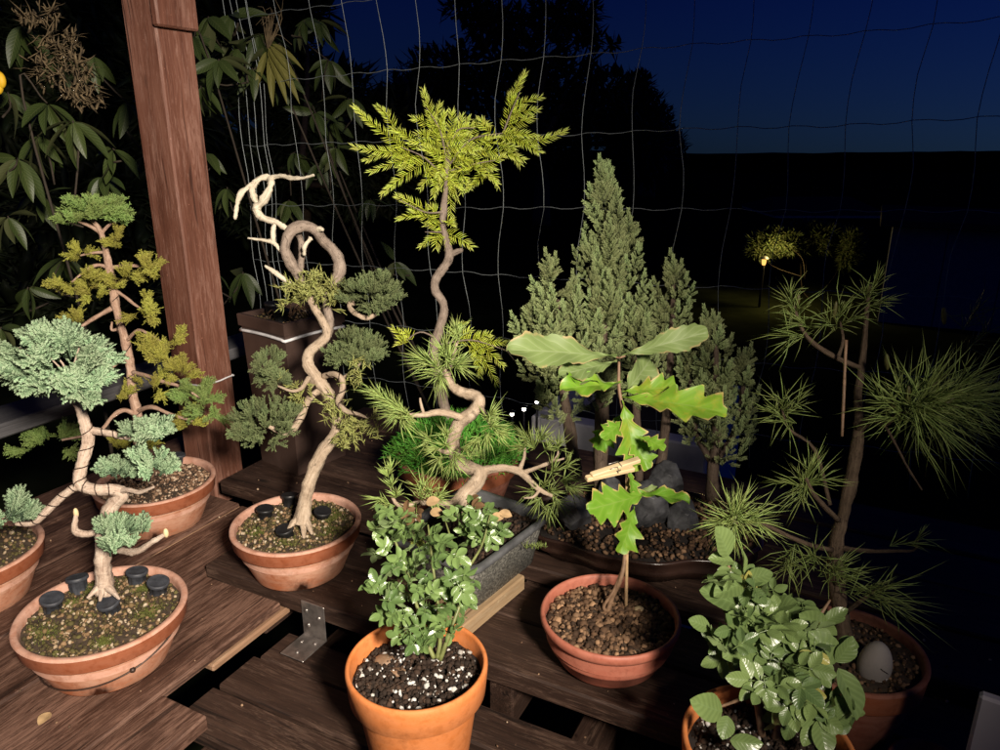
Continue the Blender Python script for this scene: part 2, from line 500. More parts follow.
M['slate'] = plain('dark_slate', (.062, .063, .067), .5, var=.75, scale=40, bump=1., bscale=70)
M['egg'] = plain('grey_pebble', (.30, .27, .25), .75, var=.12, scale=40, bump=.25)
M['wire'] = plain('galvanised_wire', (.34, .38, .38), .5, .5, var=.3, scale=60)
M['zinc'] = plain('zinc_plated_steel', (.36, .33, .31), .38, .85, var=.35, scale=45, bump=.2)
M['train_wire'] = plain('copper_brown_wire', (.050, .030, .022), .45, .4)
M['string'] = plain('white_string', (.62, .61, .62), .7)
M['white'] = plain('weathered_white_render', (.62, .60, .62), .8, var=.2, scale=9, bump=.3, bscale=90)
M['pale_box'] = plain('pale_grey_plastic', (.40, .365, .385), .5, var=.05, scale=12)
M['deadwood'] = barkmat('bleached_deadwood', (.30, .25, .18), (.60, .53, .41), (.68, .62, .50), 20., .7, .75)
M['pegwood'] = wood_mat('pale_clothes_peg_wood', (.52, .38, .20), (.64, .49, .28), (.72, .58, .36), (.76, .62, .42), .7, .15, .6)
M['bamboo'] = plain('bamboo_cane', (.48, .32, .17), .5, var=.25, scale=60)
M['soil'] = plain('dark_potting_soil', (.016, .011, .009), .95, var=.5, scale=120, bump=1., bscale=160)
M['earth'] = plain('brown_akadama_soil', (.055, .036, .022), .95, var=.5, scale=120, bump=1., bscale=160)
def gravel(name, stops):
    t = NT(name); x = t.xyz(t.attr()); n = t.noise(t.obj(), 400, 3, .6)
    return t.finish(t.mix(t.math('MULTIPLY', n, .4), t.ramp(x[2], stops), (.05, .03, .02)), .85, t.bump(n, .4, .001), .25)
M['grit_moss'] = gravel('mossy_grit', [(0., (.035, .030, .012)), (.3, (.075, .058, .022)), (.5, (.11, .105, .03)), (.65, (.21, .13, .065)), (.82, (.30, .19, .10)), (1., (.55, .46, .33))])
M['grit_oak'] = gravel('brown_grit', [(0., (.03, .018, .011)), (.35, (.085, .047, .026)), (.6, (.16, .090, .048)), (.85, (.25, .15, .085)), (1., (.45, .27, .15))])
M['grit_pale'] = gravel('pale_grit', [(0., (.07, .045, .03)), (.4, (.21, .12, .07)), (.7, (.42, .27, .17)), (1., (.66, .52, .38))])
M['crumbs'] = gravel('soil_crumbs', [(0., (.010, .007, .005)), (.6, (.030, .019, .013)), (.86, (.07, .04, .025)), (.9, (.6, .58, .53)), (1., (.75, .73, .70))])

M['blue'] = foliage('blue_green_scale_foliage', (.030, .060, .030), (.20, .30, .165), (.45, .54, .35), .55, .08)
M['olive'] = foliage('olive_yellow_foliage', (.13, .12, .02), (.44, .43, .07), (.72, .69, .20), .5, .2, brown=(.42, .25, .08))
M['fresh'] = foliage('fresh_green_foliage', (.05, .09, .02), (.23, .34, .085), (.42, .54, .20), .5, .12)
M['juniper'] = foliage('grey_green_juniper', (.028, .036, .014), (.14, .18, .07), (.36, .41, .19), .6, .06)
M['jneedle'] = foliage('yellowish_juniper_needles', (.13, .14, .04), (.36, .37, .11), (.58, .58, .28), .5, .15)
M['gold'] = foliage('golden_yew_needles', (.40, .42, .03), (.72, .80, .085), (.92, .98, .32), .45, .3)
M['cypress'] = foliage('sage_green_cypress', (.04, .055, .018), (.33, .41, .16), (.74, .82, .44), .55, .15)
M['pine'] = foliage('pine_needles', (.12, .16, .04), (.31, .40, .11), (.50, .58, .22), .42, .15)
M['pine_dark'] = foliage('dark_pine_needles', (.09, .12, .03), (.22, .28, .075), (.36, .42, .15), .42, .12)
M['moss'] = foliage('bright_green_cushion', (.03, .12, .012), (.14, .44, .05), (.32, .66, .12), .5, .15)
M['moss_soil'] = foliage('olive_soil_moss', (.03, .035, .008), (.11, .12, .02), (.20, .21, .05), .7, .05)
M['rose'] = leafmat('glossy_rose_leaf', (.065, .12, .036), (.24, .35, .11), (.22, .29, .13), .25, .2, (.12, .22, .07), None, 7., .6, old=(.34, .36, .06))
M['rose_dim'] = leafmat('rose_leaf_mixed', (.065, .115, .038), (.25, .34, .11), (.20, .27, .11), .30, .16, (.18, .26, .10), None, 7., .6, old=(.46, .40, .10))
M['rose_red'] = leafmat('bronzed_young_leaf', (.14, .085, .04), (.19, .11, .055), (.2, .12, .06), .4, .2, (.2, .1, .05))
M['oak'] = leafmat('bright_oak_leaf', (.10, .27, .018), (.24, .42, .035), (.16, .26, .09), .45, .28, (.24, .36, .07), (.60, .42, .16), 6., .4, patch=(.50, .42, .05))
M['oak_pale'] = leafmat('pale_oak_leaf', (.16, .23, .075), (.225, .30, .10), (.20, .27, .13), .55, .22, (.30, .36, .19), (.42, .32, .15), 8., .35)
M['rhodo'] = leafmat('leathery_evergreen_leaf', (.030, .052, .012), (.072, .100, .024), (.08, .085, .03), .46, .1, (.14, .16, .06), None, 10., .5, old=(.26, .20, .05))
M['rhodo_yel'] = leafmat('yellowing_evergreen_leaf', (.15, .15, .035), (.24, .22, .06), (.16, .15, .05), .40, .1, (.3, .26, .1))
M['faded'] = plain('faded_brown_bloom', (.16, .115, .06), .9, var=.5, scale=60)
M['petal'] = plain('yellow_petal', (.85, .50, .02), .6, var=.1)
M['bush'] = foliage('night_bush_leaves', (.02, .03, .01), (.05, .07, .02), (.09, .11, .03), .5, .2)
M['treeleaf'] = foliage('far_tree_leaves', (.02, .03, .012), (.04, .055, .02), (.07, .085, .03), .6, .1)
M['bark_red'] = barkmat('pinkish_peeling_bark', (.20, .11, .075), (.40, .26, .185), (.58, .43, .33))
M['bark_pale'] = barkmat('pale_grey_pink_bark', (.23, .15, .11), (.47, .36, .28), (.62, .53, .44), 110.)
M['bark_tan'] = barkmat('tan_juniper_bark', (.20, .145, .10), (.39, .30, .215), (.54, .44, .34), 80.)
M['bark_grey'] = barkmat('grey_brown_coiled_bark', (.12, .09, .07), (.25, .195, .155), (.37, .30, .245), 100.)
M['bark_pine'] = barkmat('rough_pine_bark', (.10, .065, .042), (.20, .14, .09), (.30, .22, .15), 70., 1.)
M['stem_green'] = plain('green_stem', (.15, .17, .055), .5, var=.3, scale=60)
M['stem_brown'] = plain('brown_stem', (.20, .12, .07), .6, var=.35, scale=80)
M['stem_dark'] = barkmat('dark_conifer_bark', (.05, .035, .025), (.10, .07, .05), (.16, .12, .085), 70.)
M['bark_dimmed'] = barkmat('dimmed_pine_bark', (.04, .027, .017), (.095, .065, .042), (.16, .115, .075), 70., 1.)  # bark colour lowered to paint the weak light on the right-hand trunk
M['shade_stem'] = plain('shaded_shrub_stem', (.045, .033, .022), .8, var=.3, scale=60)  # shade put into the colour so shrub limbs look unlit
M['shed'] = plain('pale_blue_painted_boards', (.20, .22, .27), .9, var=.15, spec=0.)
M['dark_house'] = plain('dark_render', (.05, .05, .05), .95, spec=0.)
M['fascia'] = plain('pale_roof_edge', (.55, .56, .58), .7)
M['ground'] = plain('night_ground', (.016, .020, .010), 1., spec=0., var=.5, scale=2., bump=.6, bscale=20.)
M['hill'] = plain('wooded_hills', (.005, .006, .004), 1., spec=0., var=.5, scale=.05, bump=.5, bscale=.5)
def emis(name, col, s):
    t = NT(name); e = t.n('ShaderNodeEmission', Strength=s); e.inputs[0].default_value = col+(1,); t.l(e.outputs[0], t.out.inputs[0]); return t.m
M['bulb'] = emis('small_white_led', (1., .95, .85), 14.)
M['warm_bulb'] = emis('warm_lantern_glow', (1., .50, .12), 1.6)
# ------------------------------------------------------------------ the setting
def far_ground():
    mb = MB()
    xs = np.concatenate([np.linspace(-400, -20, 20), np.linspace(-15, 15, 16), np.linspace(20, 400, 20)])
    ys = np.concatenate([np.linspace(-12, 12, 14), np.linspace(14, 60, 12), np.linspace(70, 420, 30)])
    V = []
    for y in ys:
        for x in xs:
            z = -.82
            if y > 25: z -= .10*(min(y, 130)-25)
            z += .02*mnoise.noise(Vector((x*.5, y*.5, 0)))*(1 if y > 6 else .3)
            V.append((x, y, z))
    nx = len(xs); F = [(j*nx+i, j*nx+i+1, (j+1)*nx+i+1, (j+1)*nx+i) for j in range(len(ys)-1) for i in range(nx-1)]
    mb.add(V, F); o = mb.build('ground', M['ground']); o['kind'] = 'structure'
    # wooded hill line across the valley
    mb = MB(); xs = np.linspace(-420, 420, 160); V = []
    prof = [(230, -14.), (250, -9.), (265, -5.6), (285, -6.5), (330, -14)]
    for y, z0 in prof:
        for x in xs:
            h = z0+1.6*mnoise.noise(Vector((x*.012, y*.02, 3)))+.5*mnoise.noise(Vector((x*.06, y*.05, 1)))+.25*mnoise.noise(Vector((x*.4, y*.3, 5)))
            if x < 60: h += .012*(60-x)*(1 if y == 265 else .6)
            V.append((x, y, h))
    nx = len(xs); F = [(j*nx+i, j*nx+i+1, (j+1)*nx+i+1, (j+1)*nx+i) for j in range(len(prof)-1) for i in range(nx-1)]
    mb.add(V, F); o = mb.build('hills', M['hill']); o['kind'] = 'structure'
far_ground()

def plank(name, a0, a1, b0, b1, z, th, along, mat, parent, dz=0., ch=.0035, yaw=0.):
    """board in deck axes; along = 'a' or 'b' is the grain direction; top at z"""
    c = D((a0+a1)/2, (b0+b1)/2, z-th/2+dz)
    ha, hb = (a1-a0)/2, (b1-b0)/2
    e1 = E1*cos(yaw)+E2*sin(yaw); e2 = -E1*sin(yaw)+E2*cos(yaw)
    mb = MB()
    if along == 'a': box(mb, c, e1, e2, EZ, ha, hb, th/2, ch)
    else: box(mb, c, e2, -e1, EZ, hb, ha, th/2, ch)
    return mb.build(name, mat, parent, smooth=False)

# lower deck level (a walking surface): boards along the shelf front
deck = thing('deck', 'x', 'x', D(-.3, .7, -.1)); del deck['label']; del deck['category']; deck['kind'] = 'structure'
for b0, b1, a0, dz in ((.612, .697, -.889, 0.), (.702, .784, -.884, .002), (.789, .866, -.878, -.003)):
    plank('board', a0, .75, b0, b1, -.075, .026, 'a', M['deck'], deck, dz)
for aa in (-.80, -.30, .25):
    plank('joist', aa-.03, aa+.03, .60, 1.65, -.104, .07, 'b', M['deck'], deck)
# middle shelf
mid = thing('plant_shelf', 'dark brown middle step of wide boards carrying the clothes peg oak bowl', 'plant staging', D(-.3, .98, -.07))
for b0, b1, a0, dz in ((.872, .993, -1.088, 0.), (.999, 1.108, -1.086, -.002)):
    plank('board', a0, .80, b0, b1, 0., .036, 'a', M['deck'], mid, dz)
for aa in (-.98, -.45, .1):
    plank('bearer', aa-.022, aa+.022, .885, 1.10, -.037, .09, 'b', M['deck'], mid)
# back shelf
back = thing('plant_shelf', 'dark rear step of boards under the tall brown square planter and stones', 'plant staging', D(-.4, 1.4, -.06))
for b0, b1, a0, dz in ((1.122, 1.26, -1.31, 0.), (1.267, 1.40, -1.315, .002), (1.408, 1.54, -1.31, -.002), (1.548, 1.68, -1.31, 0.)):
    plank('board', a0, .85, b0, b1, .022, .034, 'a', M['deck'], back, dz)
for aa in (-1.2, -.5, .2):
    plank('bearer', aa-.022, aa+.022, 1.13, 1.66, -.013, .08, 'b', M['deck'], back)
# left platform, boards running away from the camera
left = thing('plant_platform', 'worn reddish board platform on the left carrying four round bonsai pots', 'plant staging', D(-1.2, .7, -.07))
plank('board', -1.082, -.893, .10, .868, -.020, .017, 'b', M['deck_worn'], left, 0, .003)
plank('board', -.890, -.795, .10, .606, -.021, .026, 'b', M['deck_worn'], left, -.001, .003)
for a0, a1, b1, dz in ((-1.238, -1.092, 1.115, -.001), (-1.392, -1.246, 1.118, .001), (-1.548, -1.402, 1.118, -.001), (-1.70, -1.556, 1.40, .001)):
    plank('board', a0, a1, .10, b1, -.020, .026, 'b', M['deck_worn'], left, dz)
for bb in (.40, .8, 1.05):
    plank('bearer', -1.70, -.99, bb-.03, bb+.03, -.048, .06, 'a', M['deck'], left)
plank('edge_batten', -.925, -.887, .70, .885, -.0375, .014, 'b', M['batten'], left)
plank('splice_strip', -1.245, -1.239, .60, 1.115, -.024, .012, 'b', M['batten'], left)

# L bracket tying the middle shelf to the lower boards
br = thing('angle_bracket', 'small zinc plated steel angle bracket screwed to the step edge', 'bracket', G(316, 640, -.075))
def bracket():
    p = G(318, 636, -.075); a = p@E1
    w = .026; bf = .872
    mb = MB()
    box(mb, D(a, bf-.0021, -.038), E1, EZ, -E2, w, .036, .0012, .0008)
    mb.build('upright_leaf', M['zinc'], br, False)
    mb = MB()
    box(mb, D(a, bf-.034, -.0725), E1, -E2, -EZ, w, .031, .0012, .0008)
    mb.build('flat_leaf', M['zinc'], br, False)
    V, F = icosphere(1)
    for da, k, z in ((-.014, 0, -.02), (.014, 0, -.028), (-.012, 0, -.05), (.013, 1, .018), (-.013, 1, .024), (0., 1, .05)):
        mb = MB()
        c = D(a+da, bf-.0038, z) if k == 0 else D(a+da, bf-z, -.0705)
        mb.add(V*np.array([.0042, .0042, .0042])*(np.array([1, .55, 1]) if k == 0 else np.array([1, 1, .5]))+c, F)
        mb.build('screw_head', M['zinc'], br)
bracket()

# post with a bolted-on brace
def make_post():
    root = thing('wooden_post', 'square red brown timber post with a short block bolted near the top', 'post', D(-1.415, 1.19, -.05))
    mb = MB(); c = D(-1.415, 1.205, .92)
    box(mb, c, EZ, E1, E2, 1.0, .047, .047, .004)
    mb.build('shaft', M['post'], root, False)
    mb = MB(); box(mb, D(-1.357, 1.20, 1.42), EZ, E1, E2, .42, .0098, .052, .004)
    mb.build('bolted_block', M['post'], root, False)
    # white cable tie round the shaft
    mb = MB(); z = .235; pts = []
    for k in range(4):
        ca, cb = ((-1, -1), (1, -1), (1, 1), (-1, 1))[k]; na, nb = ((1, -1), (1, 1), (-1, 1), (-1, -1))[k]
        for t in np.linspace(0, .95, 6):
            pts.append(D(-1.415+.0485*(ca*(1-t)+na*t), 1.205+.0485*(cb*(1-t)+nb*t), z+.001*sin(9*t)))
    tube(mb, pts+[pts[0]], .0022, n=5, sub=2); mb.build('string_tie', M['string'], root)
    return root
make_post()
# grey handrail along the left side
hr = thing('handrail', 'grey weathered handrail board passing behind the left bonsai and post', 'handrail', D(-1.52, 1.0, -.05))
plank('rail_board', -1.60, -1.49, .10, 1.74, .255, .03, 'b', M['rail'], hr)
for bb in (.35, 1.32):
    mb = MB(); box(mb, D(-1.56, bb, .085), EZ, E1, E2, .139, .02, .035, .003); mb.build('rail_post', M['rail'], hr, False)

# wire mesh fence
def fence():
    root = thing('wire_fence', 'galvanised knotted wire mesh fence hanging behind the plants', 'fence', D(-.9, 2.02, -.1))
    B = 2.02
    def sag(a, z): return .012*mnoise.noise(Vector((a*2.1, z*1.7, 4)))+.006*mnoise.noise(Vector((a*7, z*6, 9)))
    def zrow(a, k): return .80+.2*k+.034*(a+.6)+.006*mnoise.noise(Vector((a*3., k*5., 0)))
    alist = list(np.arange(-1.93, .75, .13))+[-2.05, -2.02, -1.99, -1.955]
    for a in alist:
        lean = .02*(a+.7)+.012*mnoise.noise(Vector((a*5, 1, 2)))
        if a <= -1.94: lean = .05*(a+2.0)-.01
        pts = []
        for z in np.arange(-.1, 1.75, .1):
            j = int(round(z/.1)) % 2
            zig = (.006 if (int(round(z/.1))//2) % 2 else -.006)
            pts.append(D(a+lean*(z-.6)+zig+sag(a*3, z)*1.6, B+.02*sin(z*2+a*3), z+.034*(a+.6)))
        mb = MB(); tube(mb, pts, .0010 if a > -1.94 else .0013, n=5, sub=2); mb.build('upright_wire', M['wire'], root)
    for k in range(-4, 5):
        pts = [D(a, B+.002+.02*sin(zrow(a, k)*2+a*3)+.002*sin(a*48), zrow(a, k)+.0035*sin(a*2*pi/.13)) for a in np.arange(-2.06, .74, .0325)]
        mb = MB(); tube(mb, pts, .0010, n=5, sub=1); mb.build('line_wire', M['wire'], root)
fence()

# white garden box beyond the fence
def white_box():
    root = thing('raised_bed', 'low white rendered raised bed seen through the fence behind the conifers', 'raised bed', D(-.70, 2.35, -.8))
    mb = MB(); box(mb, D(-.70, 2.23, -.47), E1, E2, EZ, .30, .035, .34, .006); mb.build('wall', M['white'], root, False)
    mb = MB(); box(mb, D(-.965, 2.56, -.47), E2, E1, EZ, .294, .035, .34, .006); mb.build('wall', M['white'], root, False)
    mb = MB(); box(mb, D(-.435, 2.56, -.47), E2, E1, EZ, .294, .035, .34, .006); mb.build('wall', M['white'], root, False)
    mb = MB(); box(mb, D(-.70, 2.56, -.50), E1, E2, EZ, .229, .293, .30, .004); mb.build('soil', M['soil'], root, False)
white_box()

# garden shed, far house roof edge, lantern
def shed():
    c = P(975, 330, 6.4); c[2] = -.82
    root = thing('garden_shed', 'pale blue painted shed barely visible in the dark at right', 'shed', c)
    ex, ey = nrm(np.array([.90, -.44, 0])), nrm(np.array([.44, .90, 0]))
    top = P(930, 226, 6.4)[2]; h = (top+.82)/2
    k = 0
    for x0, x1 in ((-.75, -.33), (-.325, .10), (.105, .53), (.535, .95)):
        mb = MB(); box(mb, c+ex*(x0+x1)/2+EZ*h+ey*.0, EZ, ex, ey, h, (x1-x0)/2, .02, .004); mb.build('wall_panel' if k else 'door', M['shed'], root, False); k += 1
    mb = MB(); box(mb, c+ex*.1+EZ*(2*h+.03)+ey*.6, ex, ey, EZ, .95, .75, .03, .005); mb.build('roof', M['dark_house'], root, False)
    mb = MB(); box(mb, c+ex*.1+EZ*h+ey*.6, ex, ey, EZ, .83, .57, h-.01, .005); mb.build('wall', M['dark_house'], root, False)
shed()
def far_house():
    c = P(805, 250, 16.); zt = P(805, 206, 16.)[2]; c[2] = -.85
    root = thing('garden_house', 'low dark garden house with a pale eave beyond the fence', 'garden house', c)
    h = (zt+.85)/2
    mb = MB(); box(mb, c+EZ*(h-.1), np.array([1., 0, 0]), np.array([0, 1., 0]), EZ, .95, .9, h-.1, .02); mb.build('wall', M['dark_house'], root, False)
    mb = MB(); box(mb, c+EZ*(2*h-.12)+np.array([0, 0, 0]), np.array([1., 0, 0]), np.array([0, 1., 0]), EZ, 1.1, 1.05, .07, .01); mb.build('fascia', M['fascia'], root, False)
    mb = MB()
    V = [c+np.array([sx*1.15, sy*1.1, 2*h-.048]) for sx, sy in ((-1, -1), (1, -1), (1, 1), (-1, 1))]+[c+np.array([-.8, 0, 2*h+.22]), c+np.array([.8, 0, 2*h+.22])]
    mb.add(V, [(0, 1, 5, 4), (2, 3, 4, 5), (1, 2, 5, -1), (3, 0, 4, -1), (0, 3, 2, 1)]); mb.build('roof', M['dark_house'], root, False)
far_house()

# ------------------------------------------------------------------ pots
def disc_soil(c, r, ell=(1, 1), amp=.004, rings=12, n=56, dome=.008):
    mb = MB(); V = [np.array([c[0], c[1], c[2]+dome])]
    for i in range(1, rings+1):
        q = i/rings
        for k in range(n):
            a = 2*pi*k/n; x, y = r*q*cos(a)*ell[0], r*q*sin(a)*ell[1]
            V.append(np.array([c[0]+x, c[1]+y, c[2]+dome*(1-q*q)+amp*mnoise.noise(Vector((x*40, y*40, c[0]*9)))]))
    F = [(0, 1+k, 1+(k+1) % n, -1) for k in range(n)]
    for i in range(rings-1):
        for k in range(n):
            k2 = (k+1) % n
            F.append((1+i*n+k, 1+(i+1)*n+k, 1+(i+1)*n+k2, 1+i*n+k2))
    mb.add(V, F); return mb
def scatter_grit(c, r, n, size, tint=None, dome=.008, ell=(1, 1)):
    mb = MB()
    q = np.sqrt(rng.random(n))*.975; a = rng.uniform(0, 2*pi, n)
    pos = np.stack([c[0]+r*q*np.cos(a)*ell[0], c[1]+r*q*np.sin(a)*ell[1], c[2]+dome*(1-q*q)+rng.uniform(-.001, .003, n)], 1)
    s = size*rng.uniform(.45, 1.3, n)**1.3
    if tint is None: tint = rng.random(n)
    pebbles(mb, pos, s, tint); return mb

def bonsai_pot(root, c, R, H, ell=(1., 1.), rot=0., grit='grit_moss', dim=False, n=900):
    """shallow terracotta training pot: body, damp rim band, dry lip, soil and grit; c = centre of the base"""
    band = H*.30; rb = R*.70
    mb = MB()
    lathe(mb, [(.004, .010), (rb*.9, .010), (rb*.97, .004), (rb*.99, 0), (rb, .002), (rb+(R*.90-rb)*.45, (H-band)*.42), (R*.905, H-band-.001), (R*.905, H-band+.001)], c, ell=ell, rot=rot, notch=[-1.3, .8, 2.9])
    pot = mb.build('pot', M['pot_dim' if dim else 'pot_old'], root)
    mb = MB()
    lathe(mb, [(R*.90, H-band+.0005), (R*.955, H-band), (R*.968, H-band+.002), (R*.992, H-.006), (R*1.0, H-.0035)], c, ell=ell, rot=rot, wob=.002)
    mb.build('rim', M['rim_wet'], pot)
    mb = MB()
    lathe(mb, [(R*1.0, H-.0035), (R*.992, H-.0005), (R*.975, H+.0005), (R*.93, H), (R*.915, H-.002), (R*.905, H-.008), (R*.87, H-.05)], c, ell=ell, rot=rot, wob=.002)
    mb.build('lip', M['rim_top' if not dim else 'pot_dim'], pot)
    sc_ = c+EZ*(H-.014)
    e = ell
    disc_soil(sc_, R*.905, e).build('soil', M['earth'], root)
    g = scatter_grit(sc_, R*.90, n, .0033, ell=e).build('grit', M[grit], root); g['kind'] = 'stuff'
    return pot, sc_

def fert_cap(pos, r, label, tilt=(0, 0), mat='cap'):
    """upturned ribbed basket pressed into the soil"""
    mb = MB(); prof = [(r*.74, -.004), (r*.80, r*.95), (r*.95, r*1.0), (r, r*1.06), (r*1.0, r*1.30), (r*.93, r*1.38), (r*.86, r*1.34), (r*.5, r*1.36), (.0004, r*1.35)]
    n = 40; V = []; F = []
    R = frame(np.array([tilt[0], tilt[1], 1.]), (0, 1, 0))
    for i, (q, z) in enumerate(prof):
        for k in range(n):
            a = 2*pi*k/n; qq = q*(1+(.06 if (k//2) % 2 else -.03)*(1 if i < 2 else 0)+(.015 if i in (2, 3, 4) and k % 2 else 0))
            l = np.array([qq*cos(a), z, qq*sin(a)]); V.append(pos+R@l)
    for i in range(len(prof)-1):
        for k in range(n): F.append((i*n+k, i*n+(k+1) % n, (i+1)*n+(k+1) % n, (i+1)*n+k))
    mb.add(V, F); o = recentre(mb.build('fertilizer_basket', M[mat])); tag(o, label, 'fertilizer basket', 'black fertilizer baskets on the bonsai soil'); return o

def frond_tmpl(side=6, ang=40, sl=.45, sub=2, w=.035, taper=.55, jit=.1, droop=0., seed=1):
    r = np.random.default_rng(seed); B = []; Dd = []; L = []; W = []; U = []
    def put(b, d, l, ww, u): B.append(b); Dd.append(d); L.append(l); W.append(ww); U.append(u)
    put(np.zeros(3), np.array([0, 1., 0]), 1., w*1.1, 0.)
    for i in range(side):
        t = .12+.80*i/side
        for s in (-1, 1):
            a = radians(ang+r.uniform(-8, 8)); l = sl*(1-taper*t)*r.uniform(.8, 1.15)
            b = np.array([0, t+r.uniform(-.03, .03), 0]); d = nrm(np.array([s*sin(a), cos(a), r.uniform(-jit, jit)+.1*s*0-droop*t]))
            put(b, d, l, w, .25+.75*t)
            for k in range(sub):
                q = .3+.5*k/max(1, sub)
                for s2 in (-1, 1):
                    a2 = a*s+s2*radians(36+r.uniform(-8, 8))
                    put(b+d*l*q, nrm(np.array([sin(a2), cos(a2), r.uniform(-jit, jit)])), l*.42*(1-.4*q), w*.85, .5+.6*t)
    return np.array(B), np.array(Dd), np.array(L), np.array(W), np.array(U)
FR_BLUE = [frond_tmpl(5, 38, .48, 2, .046, .5, .22, seed=k) for k in range(4)]
FR_NEED = [frond_tmpl(9, 48, .30, 1, .017, .45, .5, seed=k+40) for k in range(4)]
FR_FINE = [frond_tmpl(7, 42, .36, 1, .022, .5, .35, seed=k+9) for k in range(4)]
FR_CYP = [frond_tmpl(6, 38, .44, 1, .030, .58, .16, seed=k+19) for k in range(4)]
def fronds(mb, tm, pos, axis, up, size, tint, midw=1., mid=.7):
    """copy frond templates onto many twigs"""
    N = len(pos); which = rng.integers(0, len(tm), N)
    R = frames(axis, up); size = np.broadcast_to(size, (N,))
    for k in range(len(tm)):
        m = which == k
        if not m.any(): continue
        B, Dd, L, W, U = tm[k]; n = m.sum(); K = len(B)
        bb = np.einsum('nij,kj->nki', R[m], B)*size[m][:, None, None]+pos[m][:, None, :]
        dd = np.einsum('nij,kj->nki', R[m], Dd)
        s = size[m][:, None]
        spikes(mb, bb.reshape(-1, 3), dd.reshape(-1, 3), (L[None]*s).ravel(), (W[None]*s).ravel(), U=np.tile(U, n), tint=np.repeat(tint[m], K), sides=3, mid=mid, midw=midw)

def pad_mesh(c, rad, n, size, tm, zmin=-.25, up=.55, mb=None, inner=.45, lump=.38):
    """a cloud pad: many small sprays gathered in clumps with dark gaps between"""
    mb = mb or MB(); c = np.asarray(c); rad = np.asarray(rad)
    n = int(n*1.35); m = max(5, n//15)
    cd = rand_dirs(m, zmin); cq = .30+.62*rng.random(m)**.55
    lum = np.array([1+lump*mnoise.noise(Vector(x*1.7+c*13)) for x in cd])
    cc = c+cd*rad*(cq*lum)[:, None]
    w = rng.integers(0, m, n); d = nrm(rand_dirs(n)+cd[w]*.9+np.array([0, 0, .3]))
    q = rng.random(n)**.7
    p = cc[w]+d*(rad*.42)*q[:, None]
    ax = nrm(d*1.1+cd[w]*.5+np.array([0, 0, up])+rng.normal(size=(n, 3))*.22)
    sz = size*rng.uniform(.6, 1.2, n)
    p = p-ax*(sz*.6)[:, None]
    upv = nrm(d*.4+np.array([0, 0, .6])+rng.normal(size=(n, 3))*.5)
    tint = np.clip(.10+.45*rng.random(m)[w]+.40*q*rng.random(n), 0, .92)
    fronds(mb, tm, p, ax, upv, sz, tint)
    return mb
def pad(root, c, rad, n, size, tm, mat, name='foliage_pad', **k):
    return pad_mesh(c, rad, n, size, tm, **k).build(name, M[mat], root)
def pxpad(root, u, v, d, ru, rv, n, size, tm, mat, depth=1., **k):
    s = d/F_
    return pad(root, P(u, v, d), (ru*s, ru*s*depth, rv*s), n, size, tm, mat, **k)

def twigs(mb, origin, targets, r=.0014):
    for t in targets:
        m = (origin+t)/2+rng.normal(size=3)*.12*np.linalg.norm(t-origin)
        tube(mb, [origin, m, t], [r, r*.8, r*.4], n=5, sub=3)
def tuft(mb, c, d, n, L, w, spread=1., shoot=.55, tint=(.2, .9), bendk=.25):
    """pine needles round a shoot tip"""
    c = np.asarray(c, float); d = nrm(d)
    R = frame(d)
    a = rng.uniform(0, 2*pi, n); th = np.abs(rng.normal(.62, .40, n))*spread
    t = rng.random(n)
    l = np.stack([np.sin(th)*np.cos(a), np.cos(th), np.sin(th)*np.sin(a)], 1)
    dirs = l@R.T
    base = c+np.outer(t*shoot*L-shoot*L*.5, d)
    spikes(mb, base, dirs, L*rng.uniform(.45, 1.15, n), w, bend=np.tile(d*bendk, (n, 1))+np.array([0, 0, -.22])+rng.normal(size=(n, 3))*.24, mid=.5, midw=1., tint=rng.uniform(*tint, n), U=np.full(n, .5))

def soil_moss(root, c, r, n, mat='moss_soil'):
    mb = MB(); pc = [(np.sqrt(rng.random())*.8, rng.uniform(0, 6.28)) for _ in range(7)]
    q = []
    for s, a in pc:
        k = n//7; rr = r*rng.uniform(.10, .26)
        x = rng.normal(size=(k, 2))*rr*.5
        q.append(np.stack([c[0]+r*s*cos(a)+x[:, 0], c[1]+r*s*sin(a)+x[:, 1], np.full(k, c[2]+.006)], 1))
    q = np.concatenate(q); q = q[np.hypot(q[:, 0]-c[0], q[:, 1]-c[1]) < r*.9]
    spikes(mb, q, nrm(rng.normal(size=(len(q), 3))*.6+EZ), .0045*rng.uniform(.5, 1.4, len(q)), .0007, U=.5, tint=rng.random(len(q)))
    o = mb.build('moss', M[mat], root); o['kind'] = 'stuff'
def base_of(c): return (c[0], c[1], c[2])

